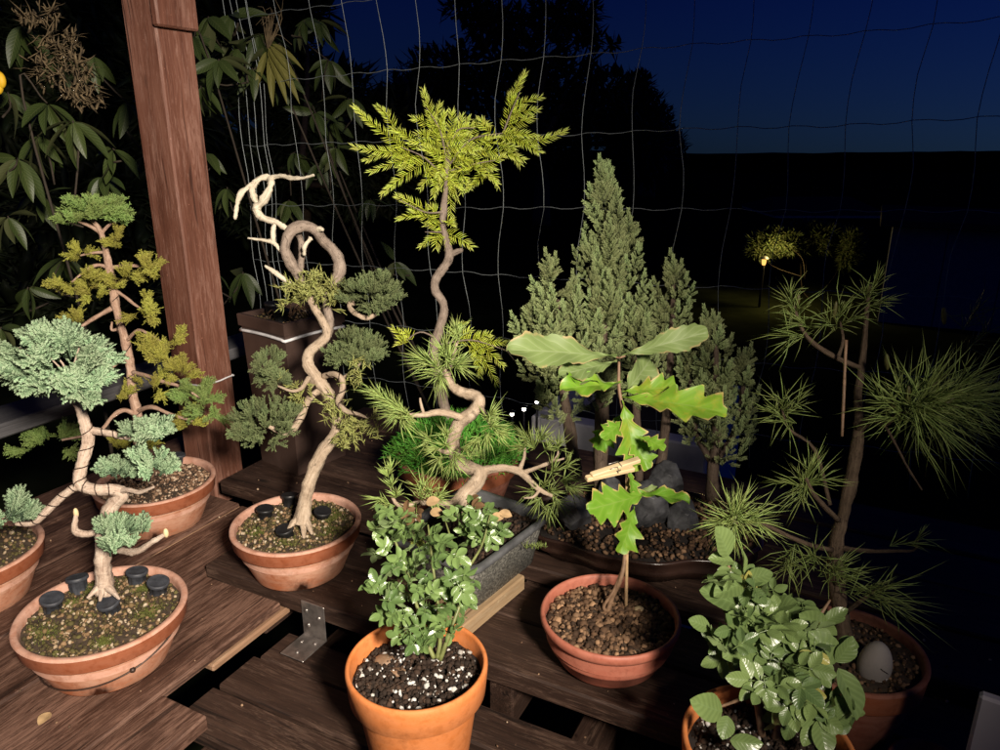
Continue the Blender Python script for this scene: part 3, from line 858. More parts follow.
# ------------------------------------------------------------------ front-left blue-green conifer
def tree_blue():
    c = G(102, 608, .076); c[2] = -.02
    root = thing('potted_bonsai', 'bonsai with dense blue green head and crooked pale trunk in the front left pot', 'bonsai', c)
    pot, s = bonsai_pot(root, c, .127, .096, n=1500); soil_moss(root, s, .112, 2400)
    # dark wire clipped round the body
    mb = MB(); pts = []
    for k in range(15):
        a = -2.5+k*.19; z = .030+.055*(k/14.)**3-.012*(1-k/14.)
        rr = .0905+(.1155-.0905)*min(1, max(0, z/.066))+.003
        pts.append(c+np.array([rr*cos(a), rr*sin(a), z]))
    tube(mb, pts, .0013, n=6, sub=3)
    V, F = icosphere(1); mb.add(V*.0045+pts[9], F); mb.add(V*.0045+pts[14], F)
    mb.build('wire_tie', M['train_wire'], pot)
    tr = MB()
    d = 1.17
    Cc, Rr = ptube(tr, [(104, 592, 1.205, 14), (104, 580, 1.20, 11.5), (103, 562, 1.19, 9.5), (104, 540, 1.18, 8.8), (107, 518, 1.17, 8.3), (114, 503, 1.165, 8), (122, 494, 1.16, 8), (112, 490, 1.155, 8), (98, 490, 1.15, 8), (85, 487, 1.15, 8), (79, 479, 1.15, 7.5), (83, 461, 1.15, 6.8), (88, 440, 1.15, 6.6), (84, 420, 1.14, 6.2), (76, 400, 1.13, 5), (68, 375, 1.12, 3.5)], n=14, lump=.28)
    for a in ((-12, 6), (11, 7), (-3, 9)):
        ptube(tr, [(104, 584, 1.20, 6), (104+a[0]*.7, 588+a[1]*.4, 1.19, 4), (104+a[0]*1.4, 592+a[1], 1.18, 1.5)], n=7, lump=.2)
    C2, R2 = ptube(tr, [(84, 484, 1.15, 6), (72, 489, 1.15, 5), (58, 500, 1.15, 4.6), (45, 513, 1.15, 4.3), (34, 523, 1.15, 3.5), (16, 524, 1.15, 2.2)], n=10, lump=.2)
    C3, R3 = ptube(tr, [(89, 430, 1.15, 5), (101, 432, 1.15, 4.3), (113, 434, 1.15, 4.2), (124, 437, 1.15, 3.2), (140, 436, 1.14, 1.8)], n=10, lump=.2)
    ptube(tr, [(116, 494, 1.16, 5), (127, 490, 1.15, 3.4), (140, 492, 1.14, 2.6), (154, 487, 1.13, 1.5)], n=8, lump=.2)
    ptube(tr, [(106, 545, 1.18, 6), (124, 551, 1.15, 4.5), (138, 551, 1.13, 4), (152, 542, 1.12, 3.5), (166, 534, 1.12, 2.2)], n=9, lump=.3)
    ptube(tr, [(103, 530, 1.18, 5), (86, 534, 1.18, 4.2), (75, 530, 1.18, 4), (76, 515, 1.18, 2.5)], n=8, lump=.3)
    big = P(62, 362, 1.12)
    twigs(tr, P(72, 385, 1.125), [big+np.array([x, y, z])*.001 for x, y, z in ((-60, 0, 0), (-30, -30, 20), (40, -10, 10), (20, 30, 30), (60, 10, -10), (-70, 10, 20), (0, -40, 30))], .002)
    t = tr.build('trunk', M['bark_pale'], root)
    mb = MB(); helix(mb, Cc[40:78], Rr[40:78], 7); helix(mb, C2[3:], R2[3:], 6); helix(mb, C3[2:], R3[2:], 4)
    mb.build('training_wire', M['train_wire'], t)
    # tip knobs of the stub branches
    V, F = icosphere(1); mb = MB(); mb.add(V*np.array([.004, .004, .008])+P(166, 533, 1.12), F); mb.add(V*np.array([.004, .004, .009])+P(76, 513, 1.18), F); mb.build('cut_stub', M['pegwood'], t)
    # the big head is three overlapping layers of one mass
    mb = pad_mesh(big, (.076, .075, .046), 300, .040, FR_BLUE, zmin=-.5, up=.25, inner=.35)
    pad_mesh(P(86, 384, 1.09), (.040, .045, .024), 90, .042, FR_BLUE, zmin=-.4, up=.2, mb=mb)
    pad_mesh(P(40, 348, 1.12), (.044, .045, .028), 95, .042, FR_BLUE, zmin=-.3, up=.3, mb=mb)
    pad_mesh(P(50, 342, 1.11), (.03, .04, .028), 60, .034, FR_BLUE, zmin=-.3, up=.5, mb=mb)
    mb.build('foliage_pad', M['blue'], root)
    pxpad(root, 151, 431, 1.13, 25, 16, 46, .036, FR_BLUE, 'blue', up=.4)
    pxpad(root, 124, 470, 1.12, 20, 14, 26, .036, FR_BLUE, 'blue', up=.7)
    pxpad(root, 150, 467, 1.11, 22, 15, 34, .038, FR_BLUE, 'blue', up=.6)
    pxpad(root, 115, 538, 1.13, 34, 13, 44, .038, FR_BLUE, 'blue', up=.8, zmin=-.1)
    pxpad(root, 8, 517, 1.14, 24, 20, 70, .034, FR_BLUE, 'blue', up=.5)
    for u, v, lab, tl in ((53, 603, 'black fertilizer basket at the left of the soil in the front left pot', (.15, -.1)), (113, 606, 'black fertilizer basket nearest the front rim in front of the pale crooked trunk', (-.1, -.2)),
                          (137, 577, 'black fertilizer basket right beside the pale crooked trunk base', (.1, .1)), (158, 586, 'black fertilizer basket at the right edge of soil in the front left pot', (.2, -.1)), (79, 584, 'shaded black fertilizer basket left behind the pale crooked trunk base', (-.1, .2))):
        fert_cap(G(u, v+6, .066), .0175, lab, tl)
TS = .84
tree_blue()
TS = 1.

# ------------------------------------------------------------------ pot at the left edge of the picture
def tree_edge():
    c = G(-36, 550, .08); c[2] = -.02
    root = thing('potted_bonsai', 'chalky clay pot cut off by the left edge of the picture', 'bonsai', c)
    bonsai_pot(root, c, .126, .10, n=700)
    tr = MB(); p0 = c+EZ*.085
    tube(tr, [p0, p0+np.array([-.01, .0, .06]), p0+np.array([-.04, .01, .12]), p0+np.array([-.03, .0, .20]), p0+np.array([-.06, .0, .27])], [.014, .011, .009, .007, .003], lump=.2)
    tr.build('trunk', M['bark_pale'], root)
    pad(root, p0+np.array([-.09, 0, .28]), (.07, .07, .045), 150, .034, FR_BLUE, 'olive')
    pad(root, p0+np.array([-.11, 0, .17]), (.05, .05, .03), 70, .034, FR_BLUE, 'olive')
tree_edge()

# ------------------------------------------------------------------ tall thin juniper behind
def tree_tall():
    c = G(155, 479, .08); c[2] = -.02
    root = thing('potted_bonsai', 'tall thin bonsai with sparse olive yellow tufts and a flat green crown beside the post', 'bonsai', c)
    bonsai_pot(root, c, .124, .10, grit='grit_pale', n=1200)
    d = 1.56; tr = MB()
    Cc, Rr = ptube(tr, [(141, 478, 1.57, 8), (140, 455, d, 6.5), (138, 430, d, 5.6), (137, 413, d, 5.4), (132, 390, d, 5.2), (131, 370, d, 5), (125, 340, d, 5), (117, 312, d, 5), (113, 288, d, 4.6), (108, 262, d, 4.2), (104, 243, d, 4), (100, 230, d, 3), (90, 218, d, 1.8)], n=11, lump=.25)
    for L in ([(101, 233, d, 2.5), (90, 226, d, 2.2), (79, 222, d, 1.5)], [(101, 234, d, 2.3), (108, 226, d, 1.8), (116, 221, d, 1.2)],
              [(112, 308, d, 3), (98, 316, d, 2.6), (82, 326, d-.03, 2)], [(110, 268, d, 2.6), (97, 265, d, 2.3), (84, 272, d-.02, 1.6), (72, 282, d-.03, 1)],
              [(110, 268, d, 2.6), (124, 266, d, 2.3), (138, 266, d, 1.8), (150, 270, d, 1)], [(114, 290, d, 2.4), (124, 296, d, 2), (134, 304, d, 1.6), (146, 312, d, 1)],
              [(106, 252, d, 2), (92, 253, d, 1.8), (78, 256, d, 1)], [(126, 342, d, 2.2), (138, 330, d-.02, 1.8), (150, 335, d-.03, 1.4), (166, 344, d-.03, 1)],
              [(131, 372, d, 2.8), (148, 376, d-.03, 2.3), (164, 382, d-.04, 2.2), (182, 387, d-.05, 1.8), (203, 400, d-.06, 1.2)], [(137, 411, d, 3), (152, 407, d-.03, 2.6), (170, 414, d-.04, 2.2), (192, 421, d-.06, 1.6)],
              [(137, 415, d, 3), (124, 410, d-.02, 2.8), (112, 417, d-.04, 2.5), (98, 432, d-.04, 2), (62, 440, d-.05, 1.4)], [(130, 362, d, 2.2), (120, 362, d, 1.8), (112, 368, d, 1.2)],
              [(121, 328, d, 2), (112, 330, d, 1.8), (112, 322, d, 1.2)]):
        ptube(tr, L, n=7, lump=.2, sub=4)
    t = tr.build('trunk', M['bark_red'], root)
    mb = MB(); helix(mb, Cc[14:48], Rr[14:48], 6, .0011); mb.build('training_wire', M['train_wire'], t)
    mb = pad_mesh(P(94, 212, d), (.066, .06, .031), 200, .034, FR_FINE, zmin=-.1, up=.45)
    pad_mesh(P(74, 220, d), (.03, .04, .020), 60, .032, FR_FINE, zmin=-.3, up=.3, mb=mb); pad_mesh(P(118, 218, d), (.022, .04, .022), 50, .032, FR_FINE, zmin=-.3, up=.3, mb=mb)
    mb.build('foliage_pad', M['fresh'], root)
    for u, v, ru, rv, n in ((82, 254, 14, 8, 30), (116, 245, 12, 12, 30), (76, 283, 22, 15, 80), (92, 296, 12, 12, 30), (127, 274, 20, 9, 50), (148, 270, 13, 13, 45), (145, 311, 17, 15, 60), (78, 318, 12, 8, 24), (112, 283, 8, 8, 14),
                            (162, 342, 20, 12, 50), (150, 352, 14, 14, 40), (164, 362, 12, 12, 30), (183, 373, 14, 14, 45), (155, 388, 18, 12, 36), (196, 392, 17, 14, 60), (205, 410, 20, 16, 75), (190, 420, 14, 10, 30), (132, 450, 26, 12, 50), (52, 439, 28, 16, 90), (120, 395, 12, 10, 20)):
        pxpad(root, u, v, d-.05 if u > 140 else d-.02, ru*1.12, rv*1.15, int(n*1.25), .034, FR_NEED, 'fresh' if (u < 60 or u > 195) else 'olive', up=.25, zmin=-.6)
    fert_cap(G(178, 463, .066), .0165, 'black fertilizer basket on pale grit beside the tall thin bonsai', (.1, .1))
TS = .84
tree_tall()
TS = 1.

# ------------------------------------------------------------------ twisted juniper with deadwood
def tree_twist():
    global TS
    c = G(296, 521, .10); c[2] = 0.002
    root = thing('potted_bonsai', 'twisted juniper bonsai with bare white deadwood and looped trunk in a clay pot', 'bonsai', c)
    pot, s = bonsai_pot(root, c, .121, .098, n=1500); soil_moss(root, s, .106, 1800)
    d = 1.40; tr = MB()
    Cc, Rr = ptube(tr, [(301, 523, 1.39, 12), (303, 513, 1.39, 10.5), (307, 492, d, 8.6), (312, 475, d, 8), (321, 455, d, 7.6), (331, 441, d, 7.6), (337, 428, d, 7.4), (336, 412, d, 7.6), (329, 396, d, 8.5), (324, 387, d, 8), (316, 376, d, 7), (308, 364, d, 6.6), (309, 352, d, 6.6), (320, 343, d, 6.6), (327, 335, d, 6.6), (324, 324, d, 6.4), (317, 312, d, 5.6), (312, 303, d, 5), (307, 293, d, 4), (304, 285, d, 3)], n=14, lump=.26)
    for a, b in ((-14, 4), (10, 8), (2, 12)):
        ptube(tr, [(302, 516, 1.39, 6), (302+a*.6, 521+b*.4, 1.38, 4.5), (302+a, 526+b, 1.37, 2)], n=8, lump=.25)
    C2, R2 = ptube(tr, [(324, 390, d, 5), (314, 394, d, 4.8), (306, 404, d-.02, 4.6), (301, 417, d-.03, 4.6), (294, 428, d-.05, 4.6), (284, 433, d-.06, 4.2), (270, 427, d-.07, 2.5), (262, 424, d-.08, 1.5)], n=10, lump=.2)
    ptube(tr, [(312, 386, d, 4), (309, 378, d-.03, 3.4), (302, 388, d-.04, 3), (292, 391, d-.05, 2.2), (278, 386, d-.05, 1.3)], n=8, lump=.2)
    C3, R3 = ptube(tr, [(324, 376, d, 4.5), (334, 374, d-.02, 4), (342, 380, d-.03, 4), (342, 392, d-.03, 4), (338, 402, d-.03, 4), (346, 411, d-.04, 3.5), (358, 414, d-.05, 2.2), (368, 418, d-.05, 1.4)], n=9, lump=.2)
    ptube(tr, [(340, 380, d, 3), (352, 372, d, 2), (362, 362, d, 1.4)], n=7)
    t = tr.build('trunk', M['bark_tan'], root)
    mb = MB(); helix(mb, C2[4:], R2[4:], 6, .0011); helix(mb, C3[3:], R3[3:], 5, .0011); mb.build('training_wire', M['train_wire'], t)
    # grey looped upper trunk
    lp = MB(); e = d+.02
    ptube(lp, [(327, 336, d+.01, 6), (330, 322, e, 5.5), (327, 308, e, 5.2), (328, 296, e, 6), (335, 282, e, 6.8), (340, 270, e, 7.6), (338, 258, e, 7.6), (331, 248, e, 7.2), (323, 240, e, 7), (315, 230, d, 7), (305, 226, d-.01, 7), (294, 229, d-.02, 7), (287, 238, d-.02, 7), (285, 249, d-.02, 7), (290, 262, d-.01, 7), (297, 273, d, 6.6), (303, 283, d, 5.5)], n=14, lump=.26)
    ptube(lp, [(294, 231, d, 3), (300, 238, d+.02, 4), (302, 250, d+.02, 4.5), (301, 262, d+.02, 4.5), (300, 275, d+.01, 4)], n=9, lump=.2)
    lp.build('looped_trunk', M['bark_grey'], t)
    ptube(lp2 := MB(), [(354, 305, d-.01, 2.2), (350, 298, d, 2.6), (350, 308, d-.02, 3.4), (358, 315, d-.03, 3.4), (368, 318, d-.03, 3.4), (377, 312, d-.03, 3), (380, 303, d-.03, 2)], n=8, lump=.2)
    ptube(lp2, [(340, 296, d, 3), (346, 299, d, 2.6), (352, 304, d-.01, 2.6)], n=8, lump=.2)
    lp2.build('side_branch', M['bark_tan'], root)
    dw = MB(); g = d-.01; ts0 = TS; TS = .80
    ptube(dw, [(290, 231, d, 4), (284, 227, g, 3.8), (276, 222, g, 4.2), (266, 219, g, 4.4), (258, 214, g, 4.4), (256, 206, g, 4), (262, 204, g, 3.6)], n=11, lump=.45)
    ptube(dw, [(263, 218, g, 4), (257, 209, g, 4.4), (262, 203, g-.005, 4.6), (267, 194, g-.01, 4.6), (271, 184, g-.01, 4.4), (269, 178, g, 4.4), (262, 178, g, 4.4), (255, 183, g, 4.4), (252, 190, g, 4), (255, 199, g, 3.6), (260, 206, g, 2.5)], n=11, lump=.45)
    ptube(dw, [(269, 179, g, 3.8), (280, 176, g-.01, 3.2), (291, 178, g-.02, 2.8), (303, 178, g-.03, 2.2), (314, 175, g-.04, 1.4)], n=8, lump=.45)
    ptube(dw, [(257, 181, g, 3.8), (248, 187, g, 3.4), (240, 195, g, 3.3), (237, 207, g, 3), (235, 219, g, 2.2)], n=8, lump=.45)
    ptube(dw, [(285, 255, d, 2.5), (279, 249, g, 2.8), (273, 242, g, 2.6), (261, 240, g, 2.2), (248, 238, g, 1.3)], n=8, lump=.45)
    ptube(dw, [(276, 222, g, 2.8), (273, 230, g, 2.8), (274, 242, g, 2.4), (279, 249, g, 1.6)], n=8, lump=.4)
    ptube(dw, [(290, 284, d, 3.4), (281, 277, g, 3.4), (273, 271, g, 3), (265, 266, g, 1.6)], n=8, lump=.3)
    ptube(dw, [(304, 255, d, 2.5), (305, 246, g, 2.8), (311, 238, g, 2.4)], n=8, lump=.45)
    ptube(dw, [(314, 231, d, 4), (319, 229, d-.006, 4), (323, 230, d-.01, 2.4)], n=9, lump=.4)
    TS = ts0
    dw.build('deadwood', M['deadwood'], t)
    def dome(u, v, ru, rv, n, dd, zm=-.2):
        pxpad(root, u, v, dd, ru, rv, int(n*1.3), .022, FR_FINE, 'juniper', zmin=zm, up=.5, inner=.3)
    dome(371, 297, 27, 21, 330, d-.02, -.35); dome(355, 351, 29, 19, 300, d+.02, -.4); dome(362, 358, 20, 12, 120, d)
    dome(268, 370, 16, 22, 180, d-.04, -.7); dome(280, 382, 11, 14, 70, d-.04, -.7)
    dome(268, 426, 32, 24, 330, d-.06, -.6); dome(246, 432, 14, 14, 80, d-.07, -.7)
    mb = MB()
    for u, v, n, k in ((309, 291, 14, 22), (322, 296, 14, 20), (298, 288, 12, 20), (290, 300, 8, 14), (334, 300, 10, 16), (312, 279, 9, 16), (330, 288, 10, 12)):
        for _ in range(k):
            o = rng.normal(size=3)*np.array([.010, .012, .008])
            dd = nrm(rng.normal(size=3)*.7+np.array([0, -.2, .7])); tuft(mb, P(u, v, d-.01)+o, dd, 8, .020, .0010, .7, 1.)
    mb.build('needle_tuft', M['jneedle'], root)
    mb = MB()
    for u, v, k in ((348, 425, 26), (338, 415, 16), (360, 428, 14), (345, 440, 14), (330, 408, 12), (370, 425, 8), (302, 388, 10), (296, 398, 8), (288, 386, 6), (358, 372, 10), (350, 382, 8)):
        for _ in range(k):
            o = rng.normal(size=3)*np.array([.009, .012, .010])
            dd = nrm(rng.normal(size=3)*.7+np.array([.1, -.2, .5])); tuft(mb, P(u, v, d-.03)+o, dd, 8, .018, .0010, .7, 1.)
    mb.build('needle_tuft', M['jneedle'], root)
    for u, v, lab, tl in ((265, 513, 'black fertilizer basket at the left of soil below the white deadwood juniper', (.1, 0)), (290, 500, 'black fertilizer basket partly hidden behind the juniper trunk base', (0, .2)),
                          (322, 515, 'black ribbed fertilizer basket right beside the juniper trunk base', (.15, -.1)), (287, 533, 'black fertilizer basket nearest the front rim of the middle clay pot', (-.1, -.15))):
        fert_cap(G(u, v+5, .088), .0165, lab, tl, 'black_plastic')
TS = .76
tree_twist()
TS = 1.

# ------------------------------------------------------------------ tall brown square planter
def square_planter():
    c = G(304, 458, .022); c[2] = .022
    root = thing('tall_planter', 'tall dark brown square planter tied with white string behind the twisted juniper', 'planter', c)
    rot = radians(38); ex = np.array([cos(rot), -sin(rot), 0]); ey = np.array([sin(rot), cos(rot), 0])
    h = .375; t, b = .083, .072
    def ring(s, z): return [c+ex*s*x+ey*s*y+EZ*z for x, y in ((-1, -1), (1, -1), (1, 1), (-1, 1))]
    V = ring(b, .0)+ring(b, .001)+ring(t-.001, h-.03)+ring(t+.004, h-.028)+ring(t+.005, h-.002)+ring(t+.003, h)+ring(t-.004, h)+ring(t-.006, h-.003)+ring(t-.008, h-.06)
    n = len(V)//4; F = [(i*4+k, i*4+(k+1) % 4, (i+1)*4+(k+1) % 4, (i+1)*4+k) for i in range(n-1) for k in range(4)]+[(0, 3, 2, 1)]
    mb = MB(); mb.add(V, F); mb.build('pot', M['brown_plastic'], root, False)
    mb = MB(); mb.add(ring(t-.0065, h-.012), [(0, 1, 2, 3)]); mb.build('soil', M['soil'], root, False)
    p = c+EZ*(h-.012)
    q = (rng.random((260, 2))*2-1)*.072
    mb = MB(); pebbles(mb, p+q[:, :1]*ex+q[:, 1:]*ey+EZ*.002, .0035*rng.uniform(.5, 1.2, 260), rng.random(260)); g = mb.build('grit', M['grit_moss'], root); g['kind'] = 'stuff'
    mb = MB(); r = []; s = t+.0015
    zc = .335
    for (x0, y0), (x1, y1) in zip(((-1, -1), (1, -1), (1, 1), (-1, 1)), ((1, -1), (1, 1), (-1, 1), (-1, -1))):
        for k in np.linspace(0, .94, 7): r.append(c+ex*s*(x0+(x1-x0)*k)+ey*s*(y0+(y1-y0)*k)+EZ*(zc+.003*sin(k*3)))
    tube(mb, r+[r[0]], .0036, n=7, sub=2); mb.build('string', M['string'], root)
    mb = MB()
    for k in range(14):
        a = rng.uniform(0, 2*pi); tube(mb, [p+np.array([0, 0, 0]), p+np.array([cos(a)*.025, sin(a)*.025, .025]), p+np.array([cos(a)*.055, sin(a)*.055, .02*rng.random()])], [.002, .0015, .0007], n=5, sub=3)
    mb.build('dry_stem', M['stem_brown'], root)
    fert_cap(p-ex*.045-ey*.02+EZ*.004, .020, 'black fertilizer basket on top of the brown square planter, left', (.1, 0), 'black_plastic')
    fert_cap(p+ex*.02-ey*.045+EZ*.004, .019, 'black fertilizer basket on top of the brown square planter, nearer its front corner', (.1, 0), 'black_plastic')
square_planter()

# ------------------------------------------------------------------ golden yew above a green cushion
def yew_shoot(mb, p0, p1, n=90, L=.017, w=.0013, droop=.0, tip=True):
    p0 = np.asarray(p0); p1 = np.asarray(p1); ax = p1-p0; ln = np.linalg.norm(ax); side = nrm(np.cross(ax, (0, 1., .2)))
    mid = (p0+p1)/2+rng.normal(size=3)*.06*ln+EZ*droop*ln
    X = catmull([p0, mid, p1], 12); T = nrm(np.gradient(X, axis=0))
    n = max(18, int(ln*n/.1))
    t = (np.arange(n)+.5)/n; i = np.minimum((t*(len(X)-1)).astype(int), len(X)-2); f = (t*(len(X)-1)-i)[:, None]
    B = X[i]*(1-f)+X[i+1]*f; A = T[i]
    nv = nrm(np.array([rng.normal()*.35, -.8, .5])+rng.normal(size=3)*.25)
    N = nrm(np.cross(A, nv)); Bn = np.cross(N, A)
    ang = np.where(np.arange(n) % 2 == 0, 0., pi)+rng.normal(size=n)*.25
    ang = np.where(np.arange(n) % 5 == 4, pi/2, ang)
    out = N*np.cos(ang)[:, None]+Bn*np.abs(np.sin(ang))[:, None]
    q = .34+.6*t[:, None]**2
    dr = nrm(out*(1.0-.35*t[:, None])+A*q)
    Ls = L*(1-.40*t)*rng.uniform(.85, 1.1, n)
    Ls[t < .05] *= .6
    spikes(mb, B, dr, Ls, w, bend=A*.5, mid=.6, midw=1.05, tint=rng.uniform(.25, .85, n), U=.4+.9*t, sides=3)
def tree_gold():
    c = G(458, 452, .142); c[2] = .022
    root = thing('potted_tree', 'slim crooked little tree with golden yellow needle shoots above a bright green cushion', 'small tree', c)
    R, H = .133, .12
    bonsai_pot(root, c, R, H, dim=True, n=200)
    d = 1.6; tr = MB()
    ptube(tr, [(452, 452, 1.62, 7), (447, 420, 1.62, 6.5), (440, 385, 1.62, 6), (434, 360, 1.62, 6), (434, 345, 1.61, 6), (439, 330, d, 5.6), (444, 312, d, 5.4), (442, 301, d, 5.2), (435, 290, d, 5.2), (436, 279, d, 5), (443, 269, d, 5), (449, 257, d, 5.6), (447, 243, d, 4.6), (443, 225, d, 4), (444, 206, d, 3.8), (446, 185, d, 3.4), (447, 165, d, 3), (449, 140, d, 2)], n=12, lump=.25)
    ptube(tr, [(448, 256, d, 4), (456, 252, d, 4), (462, 250, d, 3)], n=8, lump=.2)
    br = [((446, 180), (425, 158), (401, 147)), ((447, 165), (440, 130), (424, 105)), ((447, 168), (470, 140), (503, 133)), ((447, 172), (470, 165), (496, 160)), ((444, 212), (425, 212), (400, 200)), ((444, 232), (436, 232), (425, 232)), ((449, 150), (458, 130), (475, 128)), ((436, 338), (420, 332), (404, 342)), ((437, 345), (470, 340), (500, 348)), ((503, 133), (512, 110), (520, 92))]
    br += [((500, 348), (508, 352), (514, 360))]
    for L in br: ptube(tr, [(u, v, d-.02*(k > 0), 1.3-.38*k) for k, (u, v) in enumerate(L)], n=6, sub=4)
    tr.build('trunk', M['bark_grey'], root)
    sh = [(405, 150, 354, 107), (402, 146, 377, 106), (410, 152, 353, 147), (410, 155, 365, 161), (415, 157, 370, 172), (430, 160, 382, 194), (442, 165, 433, 197), (436, 168, 420, 188), (425, 158, 399, 168), (418, 150, 392, 130),
          (436, 140, 423, 90), (432, 132, 440, 104), (430, 125, 413, 118), (436, 140, 445, 113), (428, 140, 416, 134), (440, 150, 410, 142), (445, 160, 420, 150),
          (449, 145, 476, 122), (450, 140, 462, 116), (455, 140, 497, 138), (455, 150, 494, 170), (452, 155, 497, 184), (450, 160, 470, 187), (455, 145, 480, 150), (450, 135, 452, 112), (446, 150, 438, 178), (452, 150, 466, 168), (460, 135, 488, 124), (446, 140, 470, 135),
          (470, 150, 524, 160), (480, 142, 515, 148), (503, 133, 540, 153), (505, 135, 566, 131), (505, 132, 525, 73), (510, 118, 541, 97), (508, 125, 532, 118), (500, 136, 536, 137), (512, 105, 512, 95), (508, 115, 538, 110), (500, 135, 520, 165), (495, 138, 480, 118),
          (446, 165, 451, 222), (448, 170, 458, 200), (444, 170, 462, 190), (440, 165, 447, 195),
          (428, 212, 397, 196), (425, 214, 398, 219), (436, 220, 410, 208), (440, 218, 430, 206), (444, 230, 420, 247), (444, 232, 472, 247), (446, 226, 425, 225), (446, 234, 448, 249), (446, 222, 452, 226), (440, 232, 436, 248),
          (404, 342, 392, 328), (408, 342, 397, 345), (412, 340, 402, 332), (470, 340, 506, 343), (478, 343, 503, 366), (470, 345, 497, 384), (462, 342, 490, 334), (455, 342, 470, 330), (475, 345, 480, 375), (450, 335, 465, 322)]
    mb = MB()
    for k in range(len(sh)):
        u, v, u2, v2 = sh[k]; j = rng.uniform(-.05, .03)
        yew_shoot(mb, P(u, v, d+j*.3), P(u2, v2, d+j), 50, .0215, .00100, .05)
    # fill of short shoots in the crown's middle
    for k in range(20):
        u, v = rng.uniform(425, 485), rng.uniform(128, 172); a = rng.uniform(0, 2*pi)
        p = P(u, v, d+rng.uniform(-.05, .06)); yew_shoot(mb, p, p+np.array([cos(a)*.06, rng.uniform(-.03, .03), sin(a)*.05]), 50, .020, .00100, .07)
    mb.build('needle_shoots', M['gold'], root)
    # dense cushion of fine green growth filling the pot
    mb = MB(); n = 6500; cc = c+EZ*(H-.01)
    dd = rand_dirs(n, 0.); q = .75+.25*rng.random(n)
    lum = np.array([1+.16*mnoise.noise(Vector(x*3.+np.array([5, 1, 2]))) for x in dd])
    pos = cc+dd*np.array([.138, .13, .088])*(q*lum)[:, None]
    spikes(mb, pos, nrm(dd+rng.normal(size=(n, 3))*.55+EZ*.4), .019*rng.uniform(.6, 1.2, n), .0009, bend=rng.normal(size=(n, 3))*.3, tint=rng.uniform(.1, .95, n)*q, U=.6*q)
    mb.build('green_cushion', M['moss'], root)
TS = .84
tree_gold()
TS = 1.
